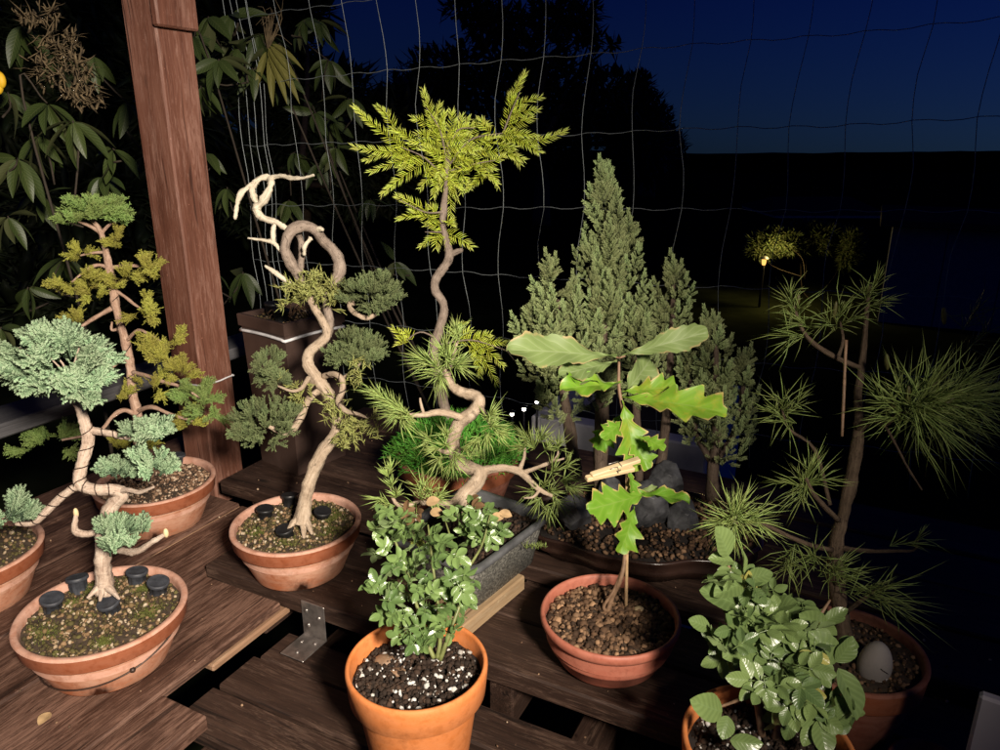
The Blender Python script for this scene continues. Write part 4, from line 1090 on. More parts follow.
# ------------------------------------------------------------------ grey planter with coiled pine, raised on an offcut
def pine_planter():
    F0 = P(474, 572, 1.199); R0 = P(550, 515, 1.377); L0 = P(366, 541, 1.285)
    ex = nrm((R0-F0)*np.array([1, 1, 0])); ey = nrm(np.cross(EZ, ex)); lx = .245; ly = .205
    zt, zb = .128, .032
    f = np.array([F0[0], F0[1], 0]); ctr = f+ex*lx/2+ey*ly/2
    root = thing('bonsai_planter', 'coiled pine bonsai in a rectangular grey plastic planter raised on a wood offcut', 'bonsai', (ctr[0], ctr[1], zb))
    def ring(ix, z, rc=.022):
        pts = []
        hx, hy = lx/2-ix, ly/2-ix
        for sx, sy, a0 in ((1, 1, 0), (-1, 1, pi/2), (-1, -1, pi), (1, -1, 1.5*pi)):
            for k in range(6):
                a = a0+k/5*pi/2
                pts.append(ctr+ex*(sx*(hx-rc)+rc*cos(a))+ey*(sy*(hy-rc)+rc*sin(a))+EZ*z)
        return pts
    V = []; prof = [(.030, zb), (.022, zb+.002), (.010, zt-.014), (.009, zt-.012)]
    for ix, z in prof: V += ring(ix, z)
    n = 24; F = [(i*n+k, i*n+(k+1) % n, (i+1)*n+(k+1) % n, (i+1)*n+k) for i in range(len(prof)-1) for k in range(n)]
    mb = MB(); mb.add(V, F)
    V0, Fi = icosphere(1)
    pot = mb.build('pot', M['speckled'], root)
    V = []; prof = [(.010, zt-.013), (.002, zt-.012), (.000, zt-.009), (.000, zt-.002), (.002, zt), (.010, zt), (.013, zt-.003), (.016, zt-.05)]
    for ix, z in prof: V += ring(ix, z)
    F = [(i*n+k, i*n+(k+1) % n, (i+1)*n+(k+1) % n, (i+1)*n+k) for i in range(len(prof)-1) for k in range(n)]
    mb = MB(); mb.add(V, F); mb.build('rim', M['grey_plastic'], pot)
    mb = MB(); mb.add(ring(.013, zt-.02), [[0, 1, 2, -1]]+[[0, k, k+1, -1] for k in range(2, 23)])
    mb.build('soil', M['soil'], root, False)
    q = rng.random((1100, 2))*2-1
    mb = MB(); pebbles(mb, ctr+q[:, :1]*ex*(lx/2-.018)+q[:, 1:]*ey*(ly/2-.018)+EZ*(zt-.018+.004*rng.random((1100, 1))), .0042*rng.uniform(.4, 1.2, 1100), rng.random(1100)*.84)
    g = mb.build('soil_crumbs', M['crumbs'], root); g['kind'] = 'stuff'
    # drainage slots row at the front-left wall
    mb = MB()
    for k in range(12):
        p = ctr-ex*(lx/2-.0105)+ey*(-.07+.0125*k)+EZ*(zt-.022)
        box(mb, p, ey, EZ, ex, .0035, .004, .0012, .0005)
    mb.build('drain_slots', M['black_plastic'], pot, False)
    d = 1.27; tr = MB()
    Cc, Rr = ptube(tr, [(452, 516, 1.26, 11), (457, 506, 1.26, 10.5), (466, 493, d, 9.5), (477, 481, d, 9.2), (480, 472, d, 8.6), (468, 468, d+.02, 8.4), (457, 460, d+.03, 8), (453, 447, d+.03, 7.6), (454, 434, d+.01, 7.4), (461, 421, d, 7.4), (472, 413, d-.01, 7.4), (479, 404, d-.01, 7.2), (475, 396, d, 7), (463, 393, d+.01, 6.6), (453, 387, d+.02, 6), (448, 378, d+.02, 5), (443, 369, d+.01, 3.6)], n=14, lump=.26)
    C2, R2 = ptube(tr, [(480, 472, d, 6), (492, 469, d, 5), (506, 468, d, 4.6), (520, 472, d, 4.4), (530, 481, d-.01, 3.6), (540, 490, d-.02, 2.8), (552, 496, d-.02, 2)], n=9, lump=.25)
    for L in ([(519, 471, d, 3), (524, 458, d, 2.2), (525, 448, d, 1.5)], [(523, 473, d, 3), (536, 468, d, 2.4), (552, 462, d, 1.7), (566, 458, d, 1.2)], [(552, 462, d, 1.6), (558, 454, d, 1.2), (557, 447, d, .8)],
              [(464, 419, d, 5), (451, 414, d-.02, 4.4), (438, 412, d-.03, 4.2), (424, 415, d-.04, 3.2), (405, 414, d-.05, 2.2), (388, 404, d-.06, 1.5)], [(455, 446, d+.02, 4), (446, 452, d, 3), (438, 449, d-.02, 2)],
              [(460, 505, d, 4), (440, 503, d-.03, 3.4), (420, 503, d-.05, 3), (398, 505, d-.06, 2.4), (390, 490, d-.06, 1.8)], [(424, 415, d-.04, 2), (421, 404, d-.04, 1.6), (420, 398, d-.04, 1)], [(476, 400, d, 3.5), (484, 412, d-.03, 2.5), (490, 424, d-.05, 1.8)],
              [(540, 490, d-.02, 2), (533, 497, d-.03, 1.6), (524, 498, d-.03, 1.2)], [(448, 378, d+.02, 3), (455, 350, d+.02, 2), (460, 332, d+.02, 1.4)], [(443, 369, d, 3), (430, 362, d-.02, 2.2), (418, 358, d-.03, 1.4)]):
        ptube(tr, L, n=8, lump=.25, sub=4)
    t = tr.build('trunk', M['bark_tan'], root)
    mb = MB()
    def T(u, v, dd, dx, dy, n, L=.048, sp=1., sh=.3):
        tuft(mb, P(u, v, dd), np.array([dx, -.25, dy]), n, L, .00085, sp, sh)
    for a in ((437, 368, -.1, .5), (448, 362, .2, .7), (428, 362, -.5, .4), (440, 374, 0, -.1), (455, 366, .6, .4), (445, 352, .1, .9)):
        T(a[0], a[1], d-.03, a[2], a[3], 46, .050, 1.25)
    for k in range(4): T(459+rng.uniform(-5, 5), 334+rng.uniform(-8, 8), d, rng.uniform(-.3, .3), .9, 22, .034, .7)
    for k in range(9): T(375+k*4.4, 393+k*2.9, d-.06, -.7, .5, 22, .034, .8)
    for k in range(5): T(402+rng.uniform(-9, 12), 416+rng.uniform(-6, 6), d-.05, rng.uniform(-.6, .3), rng.uniform(-.5, .6), 26, .040, 1.1)
    for u, v, dx, dy in ((446, 446, 0, .2), (455, 455, .3, -.2), (438, 448, -.5, .1), (447, 436, -.1, .6), (465, 448, .6, .2), (430, 440, -.6, .3), (452, 462, .2, -.6), (440, 458, -.4, -.5)): T(u, v, d-.05, dx, dy, 28, .036, 1.2)
    for u, v, dx, dy in ((491, 426, .2, .3), (486, 434, 0, -.5), (497, 432, .6, -.1), (488, 418, .1, .7), (478, 440, -.3, -.6)): T(u, v, d-.06, dx, dy, 34, .036, 1.2)
    for u, v, dx, dy in ((391, 486, -.1, .9), (388, 476, -.2, .9), (396, 496, .1, .8), (391, 470, .0, .9)): T(u, v, d-.07, dx, dy, 24, .030, .75)
    for u, v, dx, dy in ((392, 506, -.7, .0), (384, 500, -.8, .3), (396, 512, -.4, -.7), (403, 508, -.2, -.2)): T(u, v, d-.07, dx, dy, 24, .036, 1.)
    for u, v, dx, dy in ((420, 498, 0, .6), (428, 492, .2, .7), (414, 505, -.3, -.3), (430, 500, .3, .1), (422, 488, -.1, .9), (438, 498, .3, .5)): T(u, v, d-.06, dx, dy, 26, .036, 1.1)
    mb.build('needle_tuft', M['pine'], root)
    mb = MB()
    for u, v, dx, dy in ((534, 447, -.2, .9), (528, 440, -.4, .8), (540, 440, .2, .9), (546, 450, .3, .6), (524, 448, -.6, .4)): T(u, v, d, dx, dy, 30, .036, .9)
    for u, v, dx, dy in ((550, 492, .4, .1), (544, 486, .0, .6), (556, 500, .4, -.6), (540, 500, -.3, -.6), (563, 480, .7, .3), (552, 472, .2, .9), (566, 466, .6, .7), (558, 448, .1, 1), (548, 508, .1, -.9), (570, 488, .8, -.1), (536, 492, -.6, .2)): T(u, v, d-.01, dx, dy, 26, .036, 1.1)
    mb.build('needle_tuft', M['pine_dark'], root)
    # low sprouts and bits of dead leaf in the soil
    mb = MB()
    for k in range(7):
        p = P(rng.uniform(526, 546), rng.uniform(520, 530), 1.29); p[2] = zt-.016; tuft(mb, p, np.array([0, 0, 1.]), 9, .013, .0006, .8)
    mb.build('moss_sprout', M['pine_dark'], root)
    # the offcut(s)
    wb = thing('wood_offcut', 'pale raw wood offcut with ridged end propping up the grey planter', 'wood block', (f[0], f[1], 0))
    mb = MB(); box(mb, f+ex*.070+ey*.052+EZ*.0158, ex, ey, EZ, .098, .040, .0153, .003); b = mb.build('block', M['block'], wb, False)
    mb = MB()
    for k in range(11): box(mb, f-ex*.0285+ey*(.018+.0068*k)+EZ*.0158, EZ, ey, ex, .0135, .0022, .0016, .0008)
    mb.build('ridged_end', M['block'], wb, False)
    wb2 = thing('wood_offcut', 'wood offcut hidden under the left end of the grey planter', 'wood block', (ctr[0], ctr[1], 0))
    mb = MB(); box(mb, f+ex*.12+ey*.165+EZ*.0158, ex, ey, EZ, .10, .03, .0153, .003); mb.build('block', M['block'], wb2, False)
def speckled():
    t = NT('speckled_grey_plastic'); v = t.obj()
    n = t.noise(v, 230, 5, .75); b = t.noise(v, 12, 4, .6)
    col = t.mix(t.ramp(n, [(.44, 0.), (.58, 1.)]), (.065, .065, .065), (.48, .47, .41))
    col = t.mix(t.ramp(b, [(.4, 0.), (.62, .6)]), col, (.10, .10, .085))
    return t.finish(col, .6, t.bump(n, .6, .0015), .35)
M['speckled'] = speckled()
M['grey_plastic'] = plain('worn_grey_plastic', (.095, .097, .10), .42, var=.3, scale=40, bump=.2)
TS = .86
pine_planter()
TS = 1.

# ------------------------------------------------------------------ conifer group with slate stones in a wavy tray
def conifer_tray():
    c = G(642, 560, .05); c = np.array([c[0]+.02, c[1]+.10, .022])
    root = thing('conifer_group', 'group of feathery sage green conifers planted in a dark wavy edged tray', 'conifer planting', c)
    rot = radians(-10)
    n = 120; a = np.arange(n)*2*pi/n
    def ring(s, z, w=1.):
        r = 1+w*(.035*np.sin(7*a+.5)+.02*np.sin(12*a)); x = .235*s*r*np.cos(a); y = .15*s*r*np.sin(a)
        return np.stack([c[0]+x*cos(rot)-y*sin(rot), c[1]+x*sin(rot)+y*cos(rot), np.full(n, c[2]+z)], 1)
    V = []
    prof = [(.80, .0), (.84, .001), (.90, .016), (.93, .022), (.965, .024), (.94, .028), (.96, .042), (1., .050), (1.0, .054), (.97, .055), (.94, .050), (.92, .03)]
    for s, z in prof: V.append(ring(s, z))
    V = np.concatenate(V); F = [(i*n+k, i*n+(k+1) % n, (i+1)*n+(k+1) % n, (i+1)*n+k) for i in range(len(prof)-1) for k in range(n)]
    mb = MB(); mb.add(V, F); mb.build('tray', M['ceramic'], root)
    mb = MB(); r0 = ring(.93, .046); mb.add(np.concatenate([r0, [c+EZ*.055]]), [(n, k, (k+1) % n, -1) for k in range(n)]); mb.build('soil', M['soil'], root)
    q = np.sqrt(rng.random(1300))*.9; aa = rng.uniform(0, 2*pi, 1300)
    x, y = .235*q*np.cos(aa), .15*q*np.sin(aa)
    mb = MB(); pebbles(mb, np.stack([c[0]+x*cos(rot)-y*sin(rot), c[1]+x*sin(rot)+y*cos(rot), c[2]+.048+.008*(1-q*q)+.003*rng.random(1300)], 1), .0045*rng.uniform(.4, 1.3, 1300), rng.random(1300)*.95)
    g = mb.build('grit', M['grit_oak'], root); g['kind'] = 'stuff'
    tr = MB(); d = 1.47
    for L in ([(578, 512, d, 7), (575, 470, d, 6.5), (570, 430, d, 6), (562, 380, d+.02, 4), (558, 300, d+.03, 2)], [(600, 515, d+.05, 8), (601, 460, d+.05, 7.5), (603, 380, d+.05, 6), (605, 300, d+.05, 2.5), (605, 220, d+.05, 1)],
              [(655, 505, d+.07, 6), (664, 440, d+.07, 5), (670, 360, d+.07, 4), (674, 275, d+.06, 1.5)], [(712, 500, d, 6.5), (713, 470, d, 6), (717, 430, d, 5), (716, 380, d, 3.5), (716, 325, d, 1.5)], [(640, 505, d+.1, 5), (636, 400, d+.1, 4), (632, 300, d+.09, 2)],
              [(713, 465, d, 4), (735, 430, d, 3), (745, 375, d, 2)], [(713, 465, d, 4), (696, 430, d+.02, 3), (690, 380, d+.02, 2)]):
        ptube(tr, L, n=9, lump=.2)
    tr.build('trunk', M['stem_dark'], root)
    def plume(u, v0, v1, dd, w, n, size=.04, seed=0, prof=None):
        """upright feathery spire from pixel row v1 (foot) to v0 (tip), half width w px"""
        s = dd/F_; top = P(u, v0, dd); bot = P(u+rng.uniform(-6, 6), v1, dd); mb = MB()
        H = np.linalg.norm(top-bot); up = (top-bot)/H; nb = max(8, n//9)
        pos, axd, sz, tn, upv = [], [], [], [], []
        for q in range(nb+1):
            t = (q+rng.random()*.8)/nb*.90 if q < nb else .80
            a_ = q*2.4+rng.uniform(-.5, .5); out = np.array([cos(a_), sin(a_)*.85, 0])
            reach = w*s*min(1, ((1-t)*1.9)**1.05+.06)*rng.uniform(.5, 1.5) if q < nb else 0.
            ln = min(.15, max(.045, H*.36*(1-.55*t)))*rng.uniform(.6, 1.35) if q < nb else H*.22
            b0 = bot+up*H*t; tip = b0+out*reach+up*(ln*.95)
            mid = b0*.45+tip*.55+out*reach*.22-up*ln*.05
            X = catmull([b0, mid, tip], 8); T = nrm(np.gradient(X, axis=0)); m = len(X)
            nf = max(8, int(ln/.0085)); side = nrm(np.cross(T[-1], np.array([rng.normal()*.4, -1, .15]))); tb = rng.uniform(-.1, .45)
            for f in range(nf):
                x = .18+.82*f/nf; k_ = min(m-1, int(x*(m-1))); sg = 1 if f % 2 else -1
                pos.append(X[k_]); axd.append(nrm(T[k_]*1.0+side*sg*(.95-.40*x)+rng.normal(size=3)*.20)); sz.append(size*(1.05-.62*x)*rng.uniform(.8, 1.15)*(1 if ln > .08 else .75)); tn.append(tb+.45*x*rng.uniform(.6, 1.2))
                upv.append(np.array([0, -1., .2])+rng.normal(size=3)*.35)
            pos.append(X[-2]); axd.append(T[-1]); sz.append(size*.6); tn.append(tb+.45); upv.append(np.array([0, -1., .2]))
        fronds(mb, FR_CYP, np.array(pos), nrm(np.array(axd)), nrm(np.array(upv)), np.array(sz), np.clip(np.array(tn), 0, .95), 1., .6)
        return mb
    for k, (u, v0, v1, dd, w, n) in enumerate(((604, 164, 340, d+.03, 15, 230), (628, 212, 350, d+.04, 14, 150), (549, 260, 372, d, 22, 160), (533, 300, 372, d, 13, 80), (576, 285, 380, d+.01, 16, 120), (673, 260, 352, d+.06, 20, 150), (656, 312, 380, d+.06, 16, 100),
                                              (600, 280, 420, d+.02, 22, 220), (556, 345, 430, d, 30, 150), (634, 305, 415, d+.04, 20, 150), (586, 240, 300, d+.02, 10, 50), (714, 316, 400, d, 16, 150), (744, 352, 455, d-.01, 15, 130), (690, 352, 455, d+.02, 18, 150), (720, 380, 470, d-.01, 22, 180), (545, 335, 390, d-.01, 18, 70))):
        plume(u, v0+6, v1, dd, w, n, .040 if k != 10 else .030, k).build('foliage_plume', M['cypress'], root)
    # slate stones standing in the tray
    rocks = [(576, 512, 1.40, 22, 20, 'long dark slate stone leaning over the grey planter end'), (650, 505, 1.45, 28, 32, 'largest dark slate stone behind the oak stem'), (612, 500, 1.49, 18, 34, 'dark slate stone left of the oak stake'),
             (685, 520, 1.44, 20, 24, 'dark slate stone beside the bright pine tuft'), (668, 480, 1.52, 22, 22, 'dark slate stone at the back of the tray')]
    for i, (u, v, dd, ru, rv, lab) in enumerate(rocks):
        V, F = icosphere(4); p = P(u, v, dd); s = dd/F_*.88
        W = V.copy()
        for j in range(len(W)):
            q = Vector(W[j]*1.1+i*7)
            W[j] = W[j]*(1+.25*mnoise.noise(q)+.12*mnoise.noise(q*2.7)+.05*mnoise.noise(q*7))
            for pl in (nrm(np.array([.5, -.8, .3])), nrm(np.array([-.7, -.5, .5])), nrm(np.array([.1, -.3, .95])), nrm(np.array([.9, .1, .2])), nrm(np.array([.4, -.7, -.5])), nrm(np.array([-.3, -.9, .1])), nrm(np.array([.6, -.4, .7]))):
                h = W[j]@pl
                if h > .66: W[j] = W[j]-pl*(h-.66)*.95
        mb = MB(); mb.add(W*np.array([ru*s, ru*s*.8, rv*s])+p, F)
        tag(recentre(mb.build('slate_stone', M['slate'], None, True)), lab, 'stone', 'slate stones in the tray')
conifer_tray()

# ------------------------------------------------------------------ oak seedling
def oak_proto(W, lobes, depth, seed, fold=.25, curl=-.1, wave=.25, nu=56, pinch=.5):
    r = np.random.default_rng(seed); ph = r.uniform(-.1, .1)
    def w(u, v):
        if u < .07: return .012
        q = (u-.07)/.93
        env = (sin(pi*min(1, q**1.15*.97))**.75)*(.55+.55*q) if q < .999 else .02
        fr = (q*lobes+ph+(.15 if v > 0 else 0)) % 1.; lob = (fr/.7)**1.2 if fr < .7 else max(0., 1-(fr-.7)/.3)**.9
        return W*max(.03, env)*((1-depth)+depth*lob)
    return leaf_grid(nu, 10, w, fold, curl, wave, 2.5, sweep=.34, twist=r.uniform(-.35, .35))
def put_leaf(mb, proto, base, tip, up, tint, wscale=1.):
    ax = tip-base; L = np.linalg.norm(ax); R = frame(ax, up)
    V, F, A = proto; A = A.copy(); A[:, 2] = tint
    mb.add((V*np.array([L*wscale, L, L]))@R.T+base, F, A)
def oak():
    c = G(610, 613, .085); c[2] = 0.002
    root = thing('potted_oak', 'young oak seedling with lobed leaves and cane in a salmon plastic bowl', 'oak seedling', c)
    R, H = .109, .085
    mb = MB(); lathe(mb, [(.004, .006), (R*.55, .006), (R*.60, 0), (R*.66, .001), (R*.74, .010), (R*.85, .033), (R*.865, .034), (R*.868, .0365), (R*.915, H-.022), (R*.925, H-.018)], c)
    pot = mb.build('pot', M['pot_plastic'], root)
    mb = MB(); lathe(mb, [(R*.925, H-.0185), (R*.975, H-.016), (R*.995, H-.011), (R*1., H-.005), (R*.985, H-.0005), (R*.955, H+.0005), (R*.93, H-.003), (R*.92, H-.012), (R*.91, H-.04)], c)
    mb.build('rim', M['pot_plastic'], pot)
    s = c+EZ*(H-.020)
    disc_soil(s, R*.915, dome=.010).build('soil', M['earth'], root)
    g = scatter_grit(s+EZ*.001, R*.90, 1500, .0046, dome=.010).build('grit', M['grit_oak'], root); g['kind'] = 'stuff'
    V, F = icosphere(1); mb = MB(); mb.add(V*np.array([.008, .006, .005])+G(639, 609, .078), F); mb.build('pale_chip', M['pegwood'], root)
    p = G(610, 620, .07)
    mb = MB(); lathe(mb, [(.015, -.004), (.0165, .006), (.0165, .008), (.014, .008), (.013, -.002), (.0005, -.002)], p, n=40); mb.build('black_collar', M['black_plastic'], root)
    tr = MB(); d = 1.165
    ptube(tr, [(607, 614, 1.185, 2.6), (612, 598, 1.18, 2.4), (621, 578, d, 2.3), (625, 556, d, 2.2), (628, 520, d, 2.2), (628, 480, d, 2.2), (627, 440, d, 2.1), (623, 410, d, 2), (619, 388, d, 1.8), (619, 362, d, 1.4)], n=9, lump=.15)
    ptube(tr, [(607, 612, 1.183, 2), (604, 606, 1.178, 1.8), (614, 590, 1.172, 1.6), (622, 570, d, 1.3)], n=7)
    for L in ([(619, 358, d, 1.1), (612, 356, d-.01, 1)], [(619, 358, d, 1.1), (625, 356, d, 1)]): ptube(tr, L+[L[-1]], n=6, sub=3)
    tr.build('trunk', M['stem_brown'], root)
    mb = MB(); tube(mb, [G(626, 611, .072), P(627, 530, d-.012), P(627, 470, d+.006)], .0027, n=9, lump=.1); mb.build('cane', M['bamboo'], root)
    pale = oak_proto(.20, 7, .16, 3, .22, -.06, .35); lob = oak_proto(.36, 4.2, .50, 5, .22, -.14, .25); lob2 = oak_proto(.34, 3.6, .52, 8, .30, -.16, .3); wav = oak_proto(.24, 6, .20, 11, .3, -.1, .5)
    up1 = np.array([0, -.75, .65])
    L = [('oak_pale', pale, (616, 357, d-.01), (512, 346, d-.10), np.array([.1, -.80, .6]), .5, .92), ('oak_pale', pale, (622, 356, d), (708, 331, d-.03), np.array([-.1, -.8, .6]), .6, .92), ('oak_pale', pale, (617, 362, d+.01), (562, 372, d-.05), np.array([.1, -.6, .8]), .2, 1.2),
         ('oak_pale', wav, (622, 396, d), (655, 358, d+.05), np.array([.3, -.9, .2]), .5, 1.45), ('oak', wav, (620, 384, d), (566, 384, d-.07), np.array([.1, -.55, .85]), .5, 1.0), ('oak_pale', wav, (620, 385, d+.004), (563, 372, d-.05), np.array([.2, -.35, .9]), .1, .8),
         ('oak', lob, (622, 398, d), (722, 404, d-.10), np.array([.1, -.80, .65]), .95, .72), ('oak', lob, (622, 400, d-.005), (641, 470, d-.025), np.array([.25, -.95, .2]), .62, 1.05), ('oak', lob2, (640, 436, d-.04), (664, 446, d-.07), np.array([.1, -.9, .4]), .6, 1.1),
         ('oak', lob, (623, 412, d+.02), (596, 450, d+.03), np.array([-.2, -.9, .3]), .05, 1.0), ('oak', lob2, (628, 468, d), (638, 498, d-.02), np.array([.5, -.8, .2]), .25, 1.1), ('oak', lob, (646, 494, d-.01), (595, 508, d-.08), np.array([0, -.8, .65]), .45, 1.0),
         ('oak', lob2, (634, 506, d-.01), (626, 551, d-.06), np.array([.1, -.95, .25]), .5, 1.15), ('oak', lob2, (626, 430, d), (650, 466, d-.03), np.array([.1, -.95, .2]), .5, 1.2), ('oak', lob2, (624, 420, d), (606, 436, d-.04), np.array([-.2, -.8, .5]), .4, 1.2), ('oak', lob, (622, 392, d+.004), (676, 384, d-.03), np.array([.1, -.7, .7]), .7, 1.), ('oak', wav, (631, 492, d), (690, 497, d-.02), np.array([.0, -.15, 1.]), .2, 1.0), ('oak_pale', wav, (632, 490, d+.01), (668, 492, d+.01), np.array([.0, -.4, 1.]), .6, 1.0)]
    for m, pr, b, tp, up, tint, ws in L:
        mb = MB(); put_leaf(mb, pr, P(*b), P(*tp), up, tint, ws); mb.build('leaf', M[m], root)
oak()
def clothes_peg():
    d = 1.14; p0, p1 = P(589, 477, 1.10), P(636, 464, 1.128); ax = nrm(p1-p0); n = nrm(np.cross(ax, (0, 1., .25))); w = np.cross(ax, n)
    root = thing('clothes_peg', 'wooden spring clothes peg clipped to the oak cane', 'clothes peg', (p0+p1)/2)
    L = np.linalg.norm(p1-p0)/2; mid = (p0+p1)/2
    for s, sh, an in ((1, -.004, -.06), (-1, .004, .07)):
        a2 = nrm(ax+n*an); n2 = nrm(n-ax*an)
        mb = MB(); box(mb, mid+n*(-s*.0046)*1.0+ax*sh+(w*.0), a2, n2, w, L*1.02, .0036, .0052, .0014); mb.build('jaw', M['pegwood'], root, False)
    mb = MB(); pts = []
    c = mid+ax*.008
    for k in range(40):
        a = k*.75; pts.append(c+w*(-.0062+k*.0003)+ax*.0028*cos(a)+n*.0034*sin(a))
    pts += [c-w*.0-ax*.004+n*.009+w*.0055, c-ax*.016+n*.0085+w*.0052]
    tube(mb, pts, .0007, n=6, sub=2); tube(mb, [c+n*.0092-w*.0058+ax*.004, c+n*.0092-w*.0058-ax*.013], .0008, n=6, sub=2); tube(mb, [c+n*.0092-w*.0058+ax*.003, c+n*.0088+w*.0058+ax*.003], .0008, n=6, sub=2)
    mb.build('spring', M['zinc'], root)
clothes_peg()

# ------------------------------------------------------------------ roses
def leaflet(seed):
    r = np.random.default_rng(seed); k = 9
    def w(u, v):
        e = .31*(sin(pi*min(1, u**.85))**.72) if 0 < u < 1 else .0
        return max(.006, e*(1+.055*((u*k) % 1)))
    return leaf_grid(18, 6, w, .30, -.16+r.uniform(-.1, .1), .10, 2., .22, r.uniform(-.4, .4))
LEAFLETS = [leaflet(k) for k in range(6)]
def compound(seed, n=5):
    """rose leaf: end leaflet plus pairs, unit length stalk along +y; list of (base, dir, up, size)"""
    r = np.random.default_rng(seed); out = [(np.array([0, .55, 0]), nrm([r.uniform(-.15, .15), 1, r.uniform(-.25, .1)]), np.array([0, 0, 1.]), .62)]
    for i in range(n//2):
        y = .48-.26*i
        for s in (-1, 1): out.append((np.array([s*.02, y, 0]), nrm([s*r.uniform(.8, 1.1), .45, r.uniform(-.25, .2)]), nrm([s*r.uniform(-.3, .3), r.uniform(-.2, .2), 1]), .55-.08*i))
    return out
def rose_leaves(mb, stem_mb, leaves, size, n=5, tints=None):
    for i, (b, d, up) in enumerate(leaves):
        R = frame(d, np.cross(nrm(d), np.cross(np.asarray(up), nrm(d)))+1e-6)
        s = size*rng.uniform(.75, 1.2); t0 = rng.random()*.84+(.14 if rng.random() < .035 else 0.) if tints is None else tints[i]
        for lb, ld, lu, ls in compound(rng.integers(1e6), n):
            V, F, A = LEAFLETS[rng.integers(0, 6)]; A = A.copy(); A[:, 2] = np.clip(t0+rng.uniform(-.12, .12), 0, .99 if t0 > .86 else .84)
            RR = R@frame(ld, lu)
            mb.add((V*ls*s)@RR.T+(R@lb)*s+b, F, A)
        tube(stem_mb, [b, b+R@np.array([0, .3, .02])*s, b+R@np.array([0, .56, 0])*s], [.0008, .0007, .0005], n=5, sub=2)

def clay_pot(root, c, R, H, mat, n=700):
    mb = MB(); lathe(mb, [(.004, .008), (R*.60, .006), (R*.655, 0), (R*.67, .002), (R*.86, H*.74), (R*.865, H*.752)], c)
    pot = mb.build('pot', mat, root)
    mb = MB(); lathe(mb, [(R*.865, H*.751), (R*.955, H*.752), (R*.965, H*.757), (R*1., H-.008), (R*.997, H-.003), (R*.975, H), (R*.945, H), (R*.93, H-.004), (R*.915, H-.03), (R*.90, H-.05)], c)
    mb.build('rim', mat, pot)
    s = c+EZ*(H-.028)
    disc_soil(s, R*.915, amp=.009, dome=.004).build('soil', M['soil'], root)
    g = scatter_grit(s+EZ*.002, R*.88, n, .0036, dome=.006).build('soil_crumbs', M['crumbs'], root); g['kind'] = 'stuff'
    return s
def rose_left():
    c = G(417, 667, .1); c[2] = -.0735; c = c+np.array([0, .0, 0])
    root = thing('potted_rose', 'small glossy rose bush in the bright orange clay pot with perlite flecked soil', 'rose bush', c)
    R, H = .0975, .184
    s = clay_pot(root, c, R, H, M['pot_new'], 1500)
    V, F = icosphere(2)
    for u, v, r in ((385, 660, .012), (398, 672, .009)):
        mb = MB(); mb.add(V*np.array([r*1.3, r, r*.5])+G(u, v, s[2]+.006), F); mb.build('bark_chip', M['stem_brown'], root)
    d = 1.02; st = MB(); k0 = G(434, 655, s[2])
    stems = [[(434, 658, d, 3.4), (426, 640, d, 3), (418, 610, d, 2.6), (408, 575, d, 2.2), (395, 540, d+.02, 1.6), (388, 515, d+.02, 1)], [(437, 658, d, 3.2), (440, 640, d, 2.6), (438, 605, d, 2.2), (432, 560, d, 1.8), (428, 525, d+.03, 1.2)],
             [(440, 660, d, 3.4), (451, 630, d, 2.8), (461, 600, d+.01, 2.4), (468, 570, d+.03, 2), (482, 545, d+.06, 1.6), (490, 515, d+.08, 1)], [(466, 576, d+.03, 2), (455, 550, d+.05, 1.6), (445, 520, d+.08, 1)], [(414, 596, d, 2), (398, 590, d-.02, 1.5), (378, 586, d-.03, 1)]]
    for L in stems: ptube(st, [(u, v, dd, r*.72) for u, v, dd, r in L], n=8, lump=.2)
    st.build('stem', M['stem_green'], root)
    mb = MB(); lv = []
    def blob(u, v, ru, rv, n, d0, dj=.05):
        for _ in range(n):
            a = rng.uniform(0, 2*pi); q = rng.random()**.5
            uu, vv = u+ru*q*cos(a), v+rv*q*sin(a); dd = d0+rng.uniform(-dj, dj)
            p = P(uu, vv, dd)
            out = nrm(np.array([(uu-u)/ru, rng.uniform(-.9, .2), (v-vv)/rv*.7+.15])+rng.normal(size=3)*.35)
            up = nrm(np.array([0, -.55, .85])+rng.normal(size=3)*.45)
            lv.append((p-out*.02, out, up))
    blob(418, 562, 46, 48, 27, d, .07); blob(396, 545, 30, 36, 13, d, .07); blob(414, 600, 42, 28, 18, d-.01, .07); blob(444, 572, 30, 42, 17, d+.02, .07); blob(384, 592, 24, 14, 8, d-.03, .02); blob(458, 592, 16, 22, 7, d+.02)
    blob(414, 634, 26, 14, 9, d-.03, .02); blob(446, 622, 20, 20, 9, d-.01, .03); blob(395, 618, 20, 16, 6, d-.03, .02); blob(486, 530, 26, 22, 20, d+.09, .03); blob(462, 522, 20, 16, 11, d+.09, .03); blob(400, 520, 26, 14, 7, d+.03)
    blob(476, 508, 20, 10, 5, d+.1, .03)
    rose_leaves(mb, mb, lv, .0275)
    mb.build('leaf_spray', M['rose'], root)
    mb = MB(); lv = []
    blob(410, 517, 22, 10, 5, d+.03); blob(468, 505, 12, 8, 2, d+.1, .02)
    for q in lv:
        mb = MB(); rose_leaves(mb, mb, [q], .026, 3); mb.build('leaf_spray', M['rose_red'], root)
    # dry dead leaves caught in the soil of the planter corner
    for u, v in ((432, 503), (505, 512), (497, 517), (436, 512)):
        mb = MB(); put_leaf(mb, LEAFLETS[2], P(u-6, v, 1.13), P(u+6, v+rng.uniform(-5, 5), 1.12), np.array([rng.uniform(-.5, .5), -.6, .7]), .5, 1.1); mb.build('dry_leaf', M['pegwood_dry'], root)
M['pegwood_dry'] = plain('dry_tan_leaf', (.36, .24, .12), .8, var=.3, scale=60)
rose_left()
